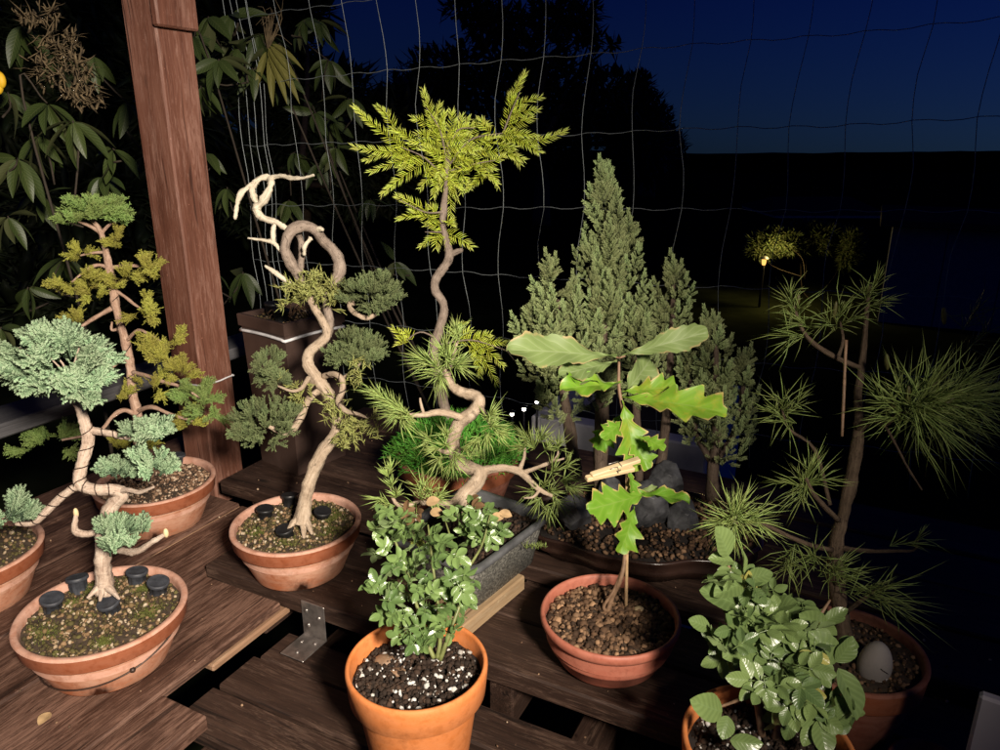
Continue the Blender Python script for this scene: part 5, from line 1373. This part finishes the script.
def rose_right():
    c = G(768, 742, .095); c[2] = -.0735
    root = thing('potted_rose', 'large leaved rose bush in an orange pot at the lower right', 'rose bush', c)
    R, H = .102, .170
    s = clay_pot(root, c, R, H, M['pot_new'], 1100)
    d = .93; st = MB()
    stems = [[(762, 735, d+.01, 4), (757, 700, d, 3.4), (752, 655, d, 3), (744, 610, d+.01, 2.4), (734, 580, d+.01, 1.9), (724, 555, d+.01, 1.2)], [(775, 738, d, 4), (790, 690, d-.01, 3.2), (806, 650, d-.01, 2.6), (818, 620, d-.01, 2), (830, 600, d, 1.2)],
             [(752, 640, d, 2.2), (749, 600, d+.02, 1.8), (748, 575, d+.02, 1.2)], [(792, 690, d-.01, 2.6), (818, 690, d-.04, 2), (838, 700, d-.05, 1.2)], [(757, 690, d, 2.4), (738, 700, d-.03, 1.8), (716, 708, d-.05, 1.2)], [(756, 660, d, 2.2), (732, 640, d-.02, 1.6), (706, 626, d-.03, 1)]]
    for L in stems: ptube(st, L, n=8, lump=.1)
    st.build('stem', M['stem_brown'], root)
    mb = MB(); lv = []
    def blob(u, v, ru, rv, n, d0, dj=.04):
        for _ in range(n):
            a = rng.uniform(0, 2*pi); q = rng.random()**.5
            uu, vv = u+ru*q*cos(a), v+rv*q*sin(a); p = P(uu, vv, d0+rng.uniform(-dj, dj))
            out = nrm(np.array([(uu-u)/ru, rng.uniform(-.8, .2), (v-vv)/rv*.7+.1])+rng.normal(size=3)*.4)
            lv.append((p-out*.02, out, nrm(np.array([-.1, -.65, .75])+rng.normal(size=3)*.42)))
    blob(745, 632, 36, 30, 24, d-.02); blob(770, 640, 28, 26, 18, d-.01); blob(760, 600, 32, 20, 12, d); blob(800, 668, 28, 28, 20, d-.03); blob(795, 625, 28, 24, 14, d-.01); blob(745, 655, 24, 16, 8, d-.03); blob(735, 590, 20, 16, 6, d); blob(800, 700, 24, 18, 10, d-.04); blob(775, 690, 30, 20, 9, d-.05); blob(828, 708, 22, 20, 9, d-.06, .02)
    rose_leaves(mb, mb, lv, .038)
    # single big leaflets that read one by one
    one = [((728, 556, d), (718, 522, d-.02), (.35, -.9, .2), .8, 1.15), ((734, 562, d), (706, 556, d-.01), (0, -.6, .8), .75, 1.), ((742, 575, d), (748, 546, d), (.8, -.5, .2), .84, .9), ((742, 584, d-.01), (713, 592, d-.04), (0, -.6, .8), .5, 1.), ((745, 580, d), (778, 572, d-.02), (0, -.7, .7), .55, 1.), ((740, 606, d), (696, 586, d-.03), (0, -.6, .8), .3, .9),
           ((806, 648, d-.04), (838, 694, d-.07), (.3, -.8, .5), .62, 1.15), ((838, 668, d-.05), (868, 728, d-.09), (.35, -.85, .4), .55, 1.1), ((836, 662, d-.04), (860, 636, d-.05), (.2, -.9, .3), .5, 1.2), ((834, 664, d-.04), (812, 628, d-.05), (-.2, -.9, .3), .55, 1.2), ((826, 628, d-.01), (796, 612, d-.03), (-.1, -.7, .7), .6, 1.), ((824, 622, d-.01), (852, 606, d-.02), (.1, -.5, .85), .6, .8),
           ((838, 640, d-.03), (862, 648, d-.05), (.3, -.7, .6), .6, 1.2), ((722, 712, d-.06), (690, 700, d-.09), (0, -.6, .8), .7, 1.), ((728, 716, d-.06), (722, 742, d-.08), (.1, -.7, .7), .5, 1.3), ((730, 740, d-.07), (768, 748, d-.09), (0, -.8, .6), .55, 1.), ((818, 716, d-.06), (848, 735, d-.08), (.1, -.85, .5), .8, 1.1), ((816, 718, d-.06), (788, 706, d-.08), (0, -.7, .7), .7, 1.1), ((818, 720, d-.06), (830, 762, d-.09), (.2, -.9, .3), .62, 1.2),
           ((750, 640, d-.03), (722, 660, d-.06), (0, -.8, .6), .55, 1.3), ((752, 648, d-.03), (758, 680, d-.06), (.1, -.9, .3), .45, 1.3), ((756, 632, d-.04), (788, 640, d-.06), (0, -.8, .6), .55, 1.3), ((748, 628, d-.03), (722, 618, d-.05), (0, -.7, .7), .65, 1.3), ((710, 628, d-.03), (686, 618, d-.04), (0, -.6, .8), .4, 1.), ((768, 612, d), (800, 598, d-.03), (0, -.7, .7), .5, 1.2), ((800, 690, d-.05), (776, 672, d-.07), (0, -.8, .6), .6, 1.2), ((802, 690, d-.05), (830, 700, d-.07), (0, -.8, .6), .95, 1.1)]
    for i, (b, tp, up, tint, ws) in enumerate(one):
        p0, p1 = P(*b), P(*tp); put_leaf(mb, LEAFLETS[i % 6], p0, p0+(p1-p0)*.84, np.array(up)+rng.normal(size=3)*.2, tint*.9 if tint < .86 else tint, ws)
    mb.build('leaf_spray', M['rose_dim'], root)
    mb = MB(); lv = []
    blob(752, 584, 16, 10, 3, d); blob(812, 640, 10, 16, 2, d-.04); blob(800, 650, 14, 12, 2, d-.02)
    for q in lv:
        mb = MB(); rose_leaves(mb, mb, [q], .036, 3, [.95]); mb.build('leaf_spray', M['rose_dim'], root)
rose_right()

# ------------------------------------------------------------------ pine at the right in a clay pot, egg stone beside it
def pine_right():
    c = G(852, 645, .12); c[2] = .002
    root = thing('potted_pine', 'long needled pine fading into the dark at the right in a red brown pot', 'pine bonsai', c)
    R, H = .098, .115
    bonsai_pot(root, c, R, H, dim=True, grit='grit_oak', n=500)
    d = 1.08; tr = MB()
    ptube(tr, [(846, 655, 1.07, 13), (842, 620, 1.07, 12), (836, 580, 1.08, 11.5), (836, 545, 1.09, 10.5), (843, 515, 1.09, 9.6), (851, 480, d, 9), (857, 445, d, 8.6), (859, 415, d, 7), (858, 395, d, 5.5), (862, 365, d, 4.6), (865, 335, d, 4), (868, 300, d, 3), (871, 288, d, 2)], n=14, lump=.25)
    for L in ([(861, 368, d, 4), (846, 362, d, 3.8), (826, 352, d, 3.8), (810, 340, d, 3.4), (800, 325, d, 2.6), (794, 306, d, 1.8)], [(838, 358, d, 3), (843, 340, d, 2.2), (840, 322, d, 1.6)], [(858, 428, d, 8), (872, 420, d-.02, 6), (884, 424, d-.04, 5), (900, 414, d-.06, 4), (925, 408, d-.08, 3)], [(838, 520, d, 4.4), (824, 506, d-.02, 4), (812, 492, d-.04, 3.6), (806, 478, d-.05, 2.4)],
              [(832, 550, d, 4), (810, 545, d-.03, 3.4), (788, 536, d-.05, 3.2), (764, 525, d-.07, 3), (745, 525, d-.08, 2.4), (732, 520, d-.08, 1.8)], [(842, 548, d, 4), (868, 551, d, 3), (895, 551, d, 2.4), (914, 550, d, 2), (918, 540, d, 1.2)], [(846, 612, 1.06, 4), (862, 600, 1.04, 3), (876, 590, 1.03, 2)],
              [(830, 505, d+.02, 3), (815, 450, d+.03, 2.4), (790, 430, d+.04, 2), (782, 410, d+.04, 1.4)], [(884, 424, d-.05, 2.2), (896, 445, d-.07, 1.8), (908, 468, d-.08, 1.6), (922, 490, d-.09, 1.3)]):
        ptube(tr, L, n=9, lump=.25, sub=4)
    t = tr.build('trunk', M['bark_dimmed'], root)
    mb = MB(); tube(mb, [P(846, 340, d-.03), P(844, 390, d-.03), P(842, 436, d-.03)], .0022, n=7, lump=.2); mb.build('cane', M['stem_brown'], root)
    def T(mb, u, v, dd, dx, dz, n, L, sp=1., dy=-.25): tuft(mb, P(u, v, dd), np.array([dx, dy, dz]), n, L, .00070, sp, .7, bendk=.1)
    mb = MB()
    for a in ((732, 518, -.2, .8, .062), (738, 512, .2, .8, .058), (730, 522, -.7, .1, .055), (742, 522, .5, .3, .058), (735, 526, -.1, -.8, .045)): T(mb, a[0], a[1], d-.08, a[2], a[3], 46, a[4], 1.1)
    mb.build('needle_tuft', M['pine'], root)
    def grp(L, mat='pine_dark'):
        mb = MB()
        for u, v, dd, dx, dz, n, ln in L: T(mb, u, v, dd, dx, dz, n, ln, 1.1)
        mb.build('needle_tuft', M[mat], root)
    grp([(796, 312, d, -.4, .5, 26, .055), (806, 326, d, -.6, .3, 24, .055), (790, 300, d, -.2, .9, 20, .045), (800, 335, d, -.9, 0, 18, .06)])
    grp([(838, 318, d, -.1, .8, 28, .050), (830, 325, d, -.5, .4, 20, .05), (846, 322, d, .4, .5, 20, .05)]); grp([(871, 292, d, .2, .9, 24, .042), (866, 300, d, -.4, .6, 20, .045), (874, 304, d, .6, .4, 18, .045)])
    grp([(905, 412, d-.06, -.5, .5, 34, .078), (915, 408, d-.08, .2, .7, 40, .085), (930, 404, d-.09, .7, .5, 44, .09), (940, 402, d-.1, .9, .2, 40, .09), (922, 414, d-.08, .6, -.5, 34, .085), (900, 418, d-.06, -.8, .1, 24, .07), (950, 398, d-.1, .9, .4, 40, .085), (935, 412, d-.09, .9, -.3, 34, .09), (910, 400, d-.07, .1, .9, 26, .07), (960, 390, d-.09, .5, .7, 30, .075), (890, 408, d-.05, -.5, .4, 30, .07), (900, 396, d-.06, -.2, .9, 30, .07), (925, 392, d-.08, .3, .9, 34, .08), (945, 392, d-.09, .7, .6, 34, .085), (955, 405, d-.1, .9, -.1, 36, .09), (930, 418, d-.08, .8, -.6, 36, .085), (912, 420, d-.07, .2, -.8, 26, .08), (970, 400, d-.1, .9, .2, 34, .08), (918, 402, d-.07, .4, .3, 40, .085)], 'pine')
    grp([(782, 408, d+.04, -.1, .7, 28, .055), (790, 422, d+.04, -.5, .2, 24, .055), (776, 414, d+.04, -.7, .4, 20, .05), (795, 405, d+.05, .3, .6, 20, .05)]); grp([(806, 478, d-.05, 0, .8, 34, .056), (800, 486, d-.05, -.6, .3, 30, .056), (812, 482, d-.05, .5, .4, 26, .052), (804, 490, d-.05, -.2, -.5, 20, .05)])
    grp([(876, 592, 1.03, .4, .5, 26, .07), (870, 596, 1.03, .7, .1, 24, .075), (880, 600, 1.02, .5, -.3, 20, .07)]); grp([(815, 560, d-.02, -.2, .5, 30, .06), (800, 566, d-.02, -.6, .2, 26, .06), (826, 572, d-.02, .2, .4, 24, .055), (790, 552, d-.03, -.3, -.3, 20, .06)]); grp([(970, 320, d+.1, .2, .8, 24, .06), (978, 340, d+.1, .4, .6, 22, .06)]); grp([(895, 545, d, .6, .3, 10, .05), (916, 540, d, .2, .9, 10, .04)])
    grp([(832, 575, d-.03, .1, .8, 26, .05), (846, 580, d-.03, .4, .6, 22, .05), (855, 590, d-.04, .5, .3, 18, .06)])
    # pale swelling buds ("candles")
    V, F = icosphere(2)
    for u, v, dd, sx, sz, lean in ((887, 362, d-.06, .0035, .012, -.2), (908, 396, d-.08, .0035, .015, -.1), (938, 380, d-.09, .004, .014, .8), (948, 402, d-.1, .0035, .013, 1.1), (893, 404, d-.07, .004, .008, .2), (835, 310, d-.01, .003, .013, 0), (870, 288, d, .0045, .010, .3), (798, 300, d, .003, .009, 0), (944, 316, d+.05, .004, .014, -.2)):
        R = frame(np.array([lean, 0, 1.]), (0, 1, 0)); mb = MB(); mb.add((V*np.array([sx, sz, sx]))@R.T+P(u, v, dd), F); mb.build('pale_bud', M['jneedle'], root)
    V, F = icosphere(3); s = .0
    p = P(875, 664, 1.005); W = V*np.array([.0215, .020, .0325]); W[:, 0] *= (1-.10*V[:, 2])
    R = frame(np.array([.12, .1, 1.]), (0, 1, 0)); W = np.stack([W[:, 0], W[:, 2], -W[:, 1]], 1)@R.T
    egg = thing('egg_stone', 'smooth pale grey egg shaped pebble with a dark scratch on the pine pot', 'pebble', p-EZ*.03)
    mb = MB(); mb.add(W+p, F); body = mb.build('stone', M['egg'], egg)
    def on(x, z):
        y = -.0200*np.sqrt(max(0, 1-(x/.0215)**2-(z/.0325)**2))-.0004
        return p+np.array([x, y, z])
    mb = MB(); tube(mb, [on(-.003+.0016*k, .008-.0012*k) for k in range(8)], .0006, n=5, sub=2); mb.build('scratch', M['black_plastic'], body)
    mb = MB(); tube(mb, [on(-.005+.002*k, -.010-.002*k+.0003*k*k) for k in range(8)], .0005, n=5, sub=2); mb.build('light_scratch', M['string'], body)
TS = .68
pine_right()
TS = 1.

def pale_box():  # just a plain flat pale panel stood at the frame corner
    ex, ey = nrm([.83, -.55, 0]), nrm([.55, .83, 0])
    top = P(980, 692, .82); o = top+ex*.12
    root = thing('pale_panel', 'pale grey board standing in the dark, cut off at the lower right corner', 'panel', o-EZ*.32)
    mb = MB(); box(mb, o-EZ*.16, EZ, ex, ey, .16, .12, .007, .003); mb.build('board', M['pale_box'], root, False)
    mb = MB(); box(mb, o-EZ*.30+ey*.05, ey, ex, EZ, .042, .11, .012, .002); mb.build('foot', M['pale_box'], root, False)
pale_box()
def dark_pot():
    c = np.array(P(935, 760, .95)); c[2] = -.0735
    root = thing('flower_pot', 'empty brown clay pot in deep shadow beside the pale box', 'flower pot', c)
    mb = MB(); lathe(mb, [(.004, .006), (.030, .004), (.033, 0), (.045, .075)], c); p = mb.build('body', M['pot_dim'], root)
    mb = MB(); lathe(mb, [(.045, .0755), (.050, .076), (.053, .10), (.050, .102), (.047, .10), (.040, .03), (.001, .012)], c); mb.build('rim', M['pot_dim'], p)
dark_pot()
# spilled perlite and grit on the boards
q = []
for _ in range(230):
    aa, bb = rng.uniform(-1.5, .3), rng.uniform(.45, 1.5)
    if -.893 < aa and bb < .612: continue
    if bb < .872 and aa > -.885: z = -.0745
    elif aa < -1.095 and bb < 1.11 or aa < -.9 and bb < .86: z = -.0195
    elif .875 < bb < 1.105 and aa > -1.08: z = .0005
    elif bb > 1.125: z = .0225
    else: continue
    q.append(D(aa, bb, z))
mb = MB(); pebbles(mb, np.array(q), .0019*rng.uniform(.4, 1.5, len(q)), rng.random(len(q))); o = mb.build('spilled_grit', M['grit_pale']); o['kind'] = 'stuff'; tag(o, 'pale crumbs of grit scattered over the dark boards', 'grit')
for k, (aa, bb, z, lab) in enumerate(((-1.0, .50, -.0195, 'small dry leaf lying on the worn left boards near the front'), (-.62, .83, -.0745, 'small dry leaf fallen on the lower boards beside the bracket'), (-.13, .93, .0005, 'small dry leaf on the board right of the salmon bowl'), (-.55, .68, -.0745, 'curled dry leaf lying left of the orange rose pot'))):
    mb = MB(); p = D(aa, bb, z+.003); q = rng.uniform(0, 6); put_leaf(mb, LEAFLETS[k], p, p+np.array([cos(q), sin(q), .1])*.024, np.array([.2, -.2, 1.]), .5, 1.1)
    tag(recentre(mb.build('fallen_leaf', M['pegwood_dry'])), lab, 'leaf', 'dry leaves fallen on the boards')
# ------------------------------------------------------------------ dark evergreen bushes, far trees, garden lights
def long_leaf(seed):
    r = np.random.default_rng(seed)
    return leaf_grid(10, 4, lambda u, v: max(.008, .155*sin(pi*min(1., u**.8))**.8), .35, -.22, .03, 2., 0, r.uniform(-.5, .5))
LONG = [long_leaf(k) for k in range(4)]
def whorl(mb, p, d, n, L, tint, droop=.5):
    R = frame(d); a0 = rng.uniform(0, 6)
    for k in range(n):
        a = a0+k*2*pi/n+rng.uniform(-.25, .25); q = rng.uniform(.7, 1.3)
        dd = nrm(R@np.array([cos(a)*q, rng.uniform(.1, .7), sin(a)*q])-EZ*droop*rng.uniform(1., 4.5))
        put_leaf(mb, LONG[k % 4], p+dd*.006, p+dd*L*rng.uniform(.75, 1.15), nrm(np.array([0, -.5, .8])+rng.normal(size=3)*.55), np.clip(tint+rng.uniform(-.2, .2), 0, .84), 1.)
def evergreen(lab, whs, foot, extra=None, tintlo=.1):
    root = thing('evergreen_shrub', lab, 'shrub', foot)
    st = MB(); mb = MB(); foot = np.array(foot)
    for u, v, dd, n, L in whs:
        p = P(u, v, dd)+rng.normal(size=3)*.01; fk = foot+np.array([rng.uniform(-.12, .12), rng.uniform(-.1, .1), 0]); m = fk*.45+p*.55+np.array([0, .05, -.12])
        if rng.random() < .12 or st.n == 0: tube(st, [fk, m, p-EZ*.05+rng.normal(size=3)*.03, p], [.008, .005, .003, .002], n=6, sub=5)
        else: tube(st, [p-EZ*.10+rng.normal(size=3)*.05, p-EZ*.05+rng.normal(size=3)*.02, p], [.003, .0025, .002], n=6, sub=3)
        whorl(mb, p, nrm(np.array([rng.uniform(-.7, .7), -.5, .7])), n-1, L*.98, rng.uniform(tintlo, .7))
    st.build('stem', M['shade_stem'], root); mb.build('foliage', M['rhodo'], root)
    return root
w1 = [(50, 108, 1.95, 9, .125), (75, 120, 1.93, 8, .12), (112, 140, 2.0, 8, .10), (30, 130, 2.05, 9, .13), (100, 175, 2.1, 7, .11), (15, 165, 2.0, 8, .12), (60, 60, 2.1, 8, .12), (10, 215, 2.1, 7, .12), (60, 255, 2.2, 8, .11), (30, 290, 2.25, 8, .12), (95, 60, 2.2, 7, .11), (20, 30, 2.1, 8, .12), (125, 100, 2.15, 7, .10), (0, 90, 2.0, 8, .12), (5, 330, 2.2, 7, .12), (45, 200, 2.3, 8, .12)]
sh = evergreen('broad evergreen shrub with faded brown blooms at the top left corner', w1, D(-2.05, 1.25, -.8))
mb = MB()
for u, v in ((45, 45), (62, 55), (75, 65), (55, 75), (85, 80), (38, 70), (70, 40), (90, 95), (30, 20), (50, 15), (78, 95)):
    p = P(u, v, 1.93+rng.uniform(-.05, .05)); n = 46
    spikes(mb, np.tile(p, (n, 1))+rng.normal(size=(n, 3))*.014, rand_dirs(n), .030*rng.uniform(.5, 1.2, n), .0062, bend=rng.normal(size=(n, 3))*.8, tint=rng.random(n), flat=.12)
mb.build('faded_bloom', M['faded'], sh)
mb = MB(); V, F = icosphere(2)
for k in range(5):
    a = k*1.26; mb.add(V*np.array([.014, .010, .020])+P(-6, 80, 1.8)+np.array([cos(a)*.014, 0, sin(a)*.014]), F)
mb.build('yellow_flower', M['petal'], sh)
w2 = [(195, 40, 2.35, 8, .12), (215, 55, 2.3, 9, .12), (235, 48, 2.4, 8, .11), (200, 85, 2.4, 7, .10), (185, 70, 2.4, 7, .12), (250, 70, 2.45, 7, .10), (225, 190, 2.5, 6, .11), (215, 270, 2.5, 6, .11), (205, 150, 2.6, 7, .11), (245, 270, 2.6, 7, .12), (230, 20, 2.5, 8, .12), (205, 15, 2.4, 8, .12), (190, 320, 2.5, 7, .12)]
s2 = evergreen('leafy evergreen shrub just right of the wooden post', w2, D(-1.9, 2.25, -.8))
w3 = [(270, 55, 2.55, 8, .13), (262, 40, 2.5, 8, .12), (285, 75, 2.6, 7, .10), (300, 20, 2.7, 8, .12), (330, 60, 2.9, 8, .12), (315, 110, 2.9, 7, .12), (340, 150, 3.0, 8, .12), (370, 200, 3.0, 7, .12), (290, 200, 2.9, 7, .12), (320, 20, 2.9, 8, .12), (350, 100, 3.0, 8, .12), (300, 300, 3., 7, .12), (400, 260, 3.0, 7, .12), (320, 165, 3.1, 8, .12), (330, 120, 3.2, 9, .13), (300, 150, 3.1, 8, .13)]
s3 = evergreen('dark shrub with yellowing leaves behind the gathered end of the wire fence', w3, D(-1.55, 2.75, -.8), tintlo=.0)
mb = MB()
for u, v, u2, v2 in ((268, 48, 300, 94), (270, 46, 296, 74), (270, 54, 272, 100), (266, 52, 254, 90), (268, 50, 288, 96), (272, 44, 302, 62)):
    put_leaf(mb, LONG[u % 4], P(u, v, 2.48), P(u2, v2, 2.44), np.array([.3, -.8, .5]), .5, .5)
mb.build('yellowing_leaf', M['rhodo_yel'], s3)
mb = MB()
for k in range(20):
    p = P(270+rng.uniform(-8, 12), 22+rng.uniform(-12, 16), 2.48); tube(mb, [P(268, 50, 2.5), p, p+rng.normal(size=3)*.03], [.002, .0014, .0006], n=5, sub=3)
mb.build('dry_stalk', M['faded'], s3)

def clump_tree(lab, foot, crown, n, leaf, trunk_r, limbs, mat='treeleaf', name='tree', seed=1):
    """crown: list of (centre, radii)"""
    r = np.random.default_rng(seed); root = thing(name, lab, 'tree' if name == 'tree' else 'bush', foot); foot = np.asarray(foot, float)
    tr = MB(); top = np.mean([c for c, _ in crown], 0)
    tube(tr, [foot, foot*.6+top*.4+r.normal(size=3)*.05, top], [trunk_r, trunk_r*.7, trunk_r*.25], n=9)
    for c, rad in crown:
        a = foot*(.5-.1*r.random())+top*.5
        tube(tr, [a, (a+c)/2+r.normal(size=3)*.1*np.linalg.norm(c-a), c], [trunk_r*.4, trunk_r*.25, trunk_r*.08], n=6)
    tr.build('trunk', M['stem_dark'] if name == 'tree' else M['shade_stem'], root)
    mb = MB(); tot = sum(np.prod(rad)**(2/3) for _, rad in crown)
    for c, rad in crown:
        k = int(n*np.prod(rad)**(2/3)/tot); dd = rand_dirs(k); lum = np.array([.8+.5*mnoise.noise(Vector(x*2.2+c)) for x in dd])
        pos = c+dd*rad*(lum*r.random(k)**.4)[:, None]
        spikes(mb, pos, nrm(dd+r.normal(size=(k, 3))*.8), leaf*r.uniform(.6, 1.3, k), leaf*.22, tint=r.random(k), U=.8*r.random(k), sides=4, flat=.15, mid=.45)
    mb.build('crown', M[mat], root)
A = np.array
def tree_at(lab, u, vtop, d, blobs, n, leaf, seed):
    cr = [(P(x, y, d), A([rx, rx, ry])*d/F_) for x, y, rx, ry in blobs]
    f = P(u, 300, d); f[2] = -.85 if d < 25 else -1.5
    clump_tree(lab, f, cr, n, leaf, .012*d, 5, seed=seed)
tree_at('dark bushy tree silhouetted at the top centre behind the golden yew', 540, 30, 14., [(560, 20, 40, 22), (500, 25, 45, 26), (530, 70, 70, 36), (590, 40, 18, 12), (450, 80, 60, 40), (600, 100, 40, 40), (540, 130, 90, 50), (612, 45, 8, 5), (470, 5, 30, 18), (585, 15, 22, 16), (420, 100, 50, 30), (640, 150, 40, 40)], 9000, .24, 1)
tree_at('dark rounded tree silhouetted against the blue sky right of centre', 640, 65, 20., [(638, 90, 20, 22), (640, 115, 30, 28), (655, 125, 20, 22), (620, 130, 30, 30), (645, 150, 44, 26), (668, 140, 14, 14)], 6000, .24, 2)
tree_at('tall dark tree behind the wire fence at upper left', 300, -40, 9., [(250, 60, 70, 60), (320, 110, 60, 60), (200, 20, 80, 60), (300, 10, 34, 30), (400, 120, 50, 40), (260, 180, 90, 60), (370, 170, 60, 50)], 9000, .26, 3)
tree_at('dark tree rising behind the post at far left', 80, -60, 7., [(90, 30, 90, 80), (20, 100, 70, 90), (160, 100, 70, 80), (100, 200, 100, 70), (60, 300, 100, 60)], 9000, .30, 4)
def lit_bush():
    d = 7.5; cr = [(P(778, 242, d), A([30, 26, 14])*d/F_), (P(850, 250, d), A([12, 12, 24])*d/F_), (P(815, 238, d+.2), A([36, 30, 18])*d/F_), (P(760, 252, d), A([14, 14, 8])*d/F_)]
    f = P(812, 300, d); f[2] = -.82
    clump_tree('rounded garden bush glowing around a warm lantern in the far dark', f, cr, 12000, .075, .006, 4, 'bush', 'bush', 9)
    p = P(764, 262, d-.35); c = A([p[0], p[1], -.82])
    root = thing('garden_lantern', 'small glowing warm garden lantern under the far bush', 'lantern', c)
    mb = MB(); tube(mb, [c, c+EZ*(p[2]+.82-.04)], .012, n=8); mb.build('stake', M['black_plastic'], root)
    mb = MB(); lathe(mb, [(.001, -.03), (.014, -.03), (.020, -.01), (.022, .022), (.001, .023)], p, n=20); mb.build('glass', M['warm_bulb'], root)
    mb = MB(); lathe(mb, [(.045, .034), (.03, .05), (.001, .06)], p, n=24); mb.build('cap', M['black_plastic'], root)
    
    l = bpy.data.lights.new('lantern_light', 'POINT'); l.energy = 13.; l.color = (1., .72, .25); l.shadow_soft_size = .05
    lo = bpy.data.objects.new('lantern_light', l); COL.objects.link(lo); lo.location = [float(x) for x in p+A([.10, -.02, .14])]
lit_bush()
# three small stake lights just beyond the fence
for i, (u, v, lab) in enumerate(((512, 414, 'leftmost and lowest of three small white lights behind the green cushion'), (524, 409, 'middle of three small white lights behind the green cushion'), (537, 402, 'rightmost and highest of three small white lights behind the green cushion'))):
    p = P(u, v, 2.33+.05*i); c = A([p[0], p[1], -.82])
    root = thing('stake_light', lab, 'garden light', c, 'small white stake lights')
    mb = MB(); tube(mb, [c, c+EZ*(p[2]+.82-.007)], .004, n=7); mb.build('stake', M['black_plastic'], root)
    V, F = icosphere(2); mb = MB(); mb.add(V*.0062+p, F); mb.build('bulb', M['bulb'], root)
    mb = MB(); lathe(mb, [(.0092, .0055), (.010, .009), (.001, .014)], p, n=16); mb.build('cap', M['black_plastic'], root)

# ------------------------------------------------------------------ dusk sky, the lamp behind the camera, camera
w = bpy.data.worlds.new('World'); sc.world = w; w.use_nodes = True; nt = w.node_tree; nt.nodes.clear()
SUN_EL = radians(-2.0); SUN_ROT = radians(90)
sky = nt.nodes.new('ShaderNodeTexSky'); sky.sky_type = 'NISHITA'; sky.sun_disc = False; sky.sun_elevation = SUN_EL; sky.sun_rotation = SUN_ROT
tc = nt.nodes.new('ShaderNodeTexCoord'); va = nt.nodes.new('ShaderNodeVectorMath'); va.operation = 'ADD'; va.inputs[1].default_value = (0, 0, .12)
nt.links.new(tc.outputs['Generated'], va.inputs[0]); nt.links.new(va.outputs[0], sky.inputs[0])
hs = nt.nodes.new('ShaderNodeMix'); hs.data_type = 'RGBA'; hs.blend_type = 'MULTIPLY'; hs.inputs[0].default_value = 1.; hs.inputs[7].default_value = (1, 1, 1, 1)
sx = nt.nodes.new('ShaderNodeSeparateXYZ'); nt.links.new(tc.outputs['Generated'], sx.inputs[0])
cr = nt.nodes.new('ShaderNodeValToRGB'); cr.color_ramp.elements[0].position = 0.; cr.color_ramp.elements[0].color = (.07, .22, .95, 1); cr.color_ramp.elements[1].position = .22; cr.color_ramp.elements[1].color = (.008, .075, .9, 1)
nt.links.new(sx.outputs[2], cr.inputs[0]); nt.links.new(cr.outputs[0], hs.inputs[7])
nt.links.new(sky.outputs[0], hs.inputs[6])
bg = nt.nodes.new('ShaderNodeBackground'); bg.inputs[1].default_value = .26
nt.links.new(hs.outputs[2], bg.inputs[0]); wo = nt.nodes.new('ShaderNodeOutputWorld'); nt.links.new(bg.outputs[0], wo.inputs[0])

lp = bpy.data.lights.new('work_lamp', 'SPOT'); lp.energy = 560.; lp.color = (1., .885, .75); lp.spot_size = radians(64); lp.spot_blend = 1.; lp.shadow_soft_size = .12
lo = bpy.data.objects.new('work_lamp', lp); COL.objects.link(lo)
LP = Vector((.56, -.72, 1.33)); lo.location = LP
lo.rotation_euler = (Vector((-.66, 1.25, .38))-LP).to_track_quat('-Z', 'Y').to_euler()

cam = bpy.data.cameras.new('camera'); co = bpy.data.objects.new('camera', cam); COL.objects.link(co); sc.camera = co
cam.sensor_width = 36; cam.lens = 27; cam.clip_start = .02; cam.clip_end = 2000
co.location = (0, 0, EYE); co.rotation_euler = (pi/2-PITCH, 0, 0)
sc.render.engine = 'CYCLES'
sc.view_settings.view_transform = 'Standard'; sc.view_settings.look = 'None'; sc.view_settings.exposure = 0
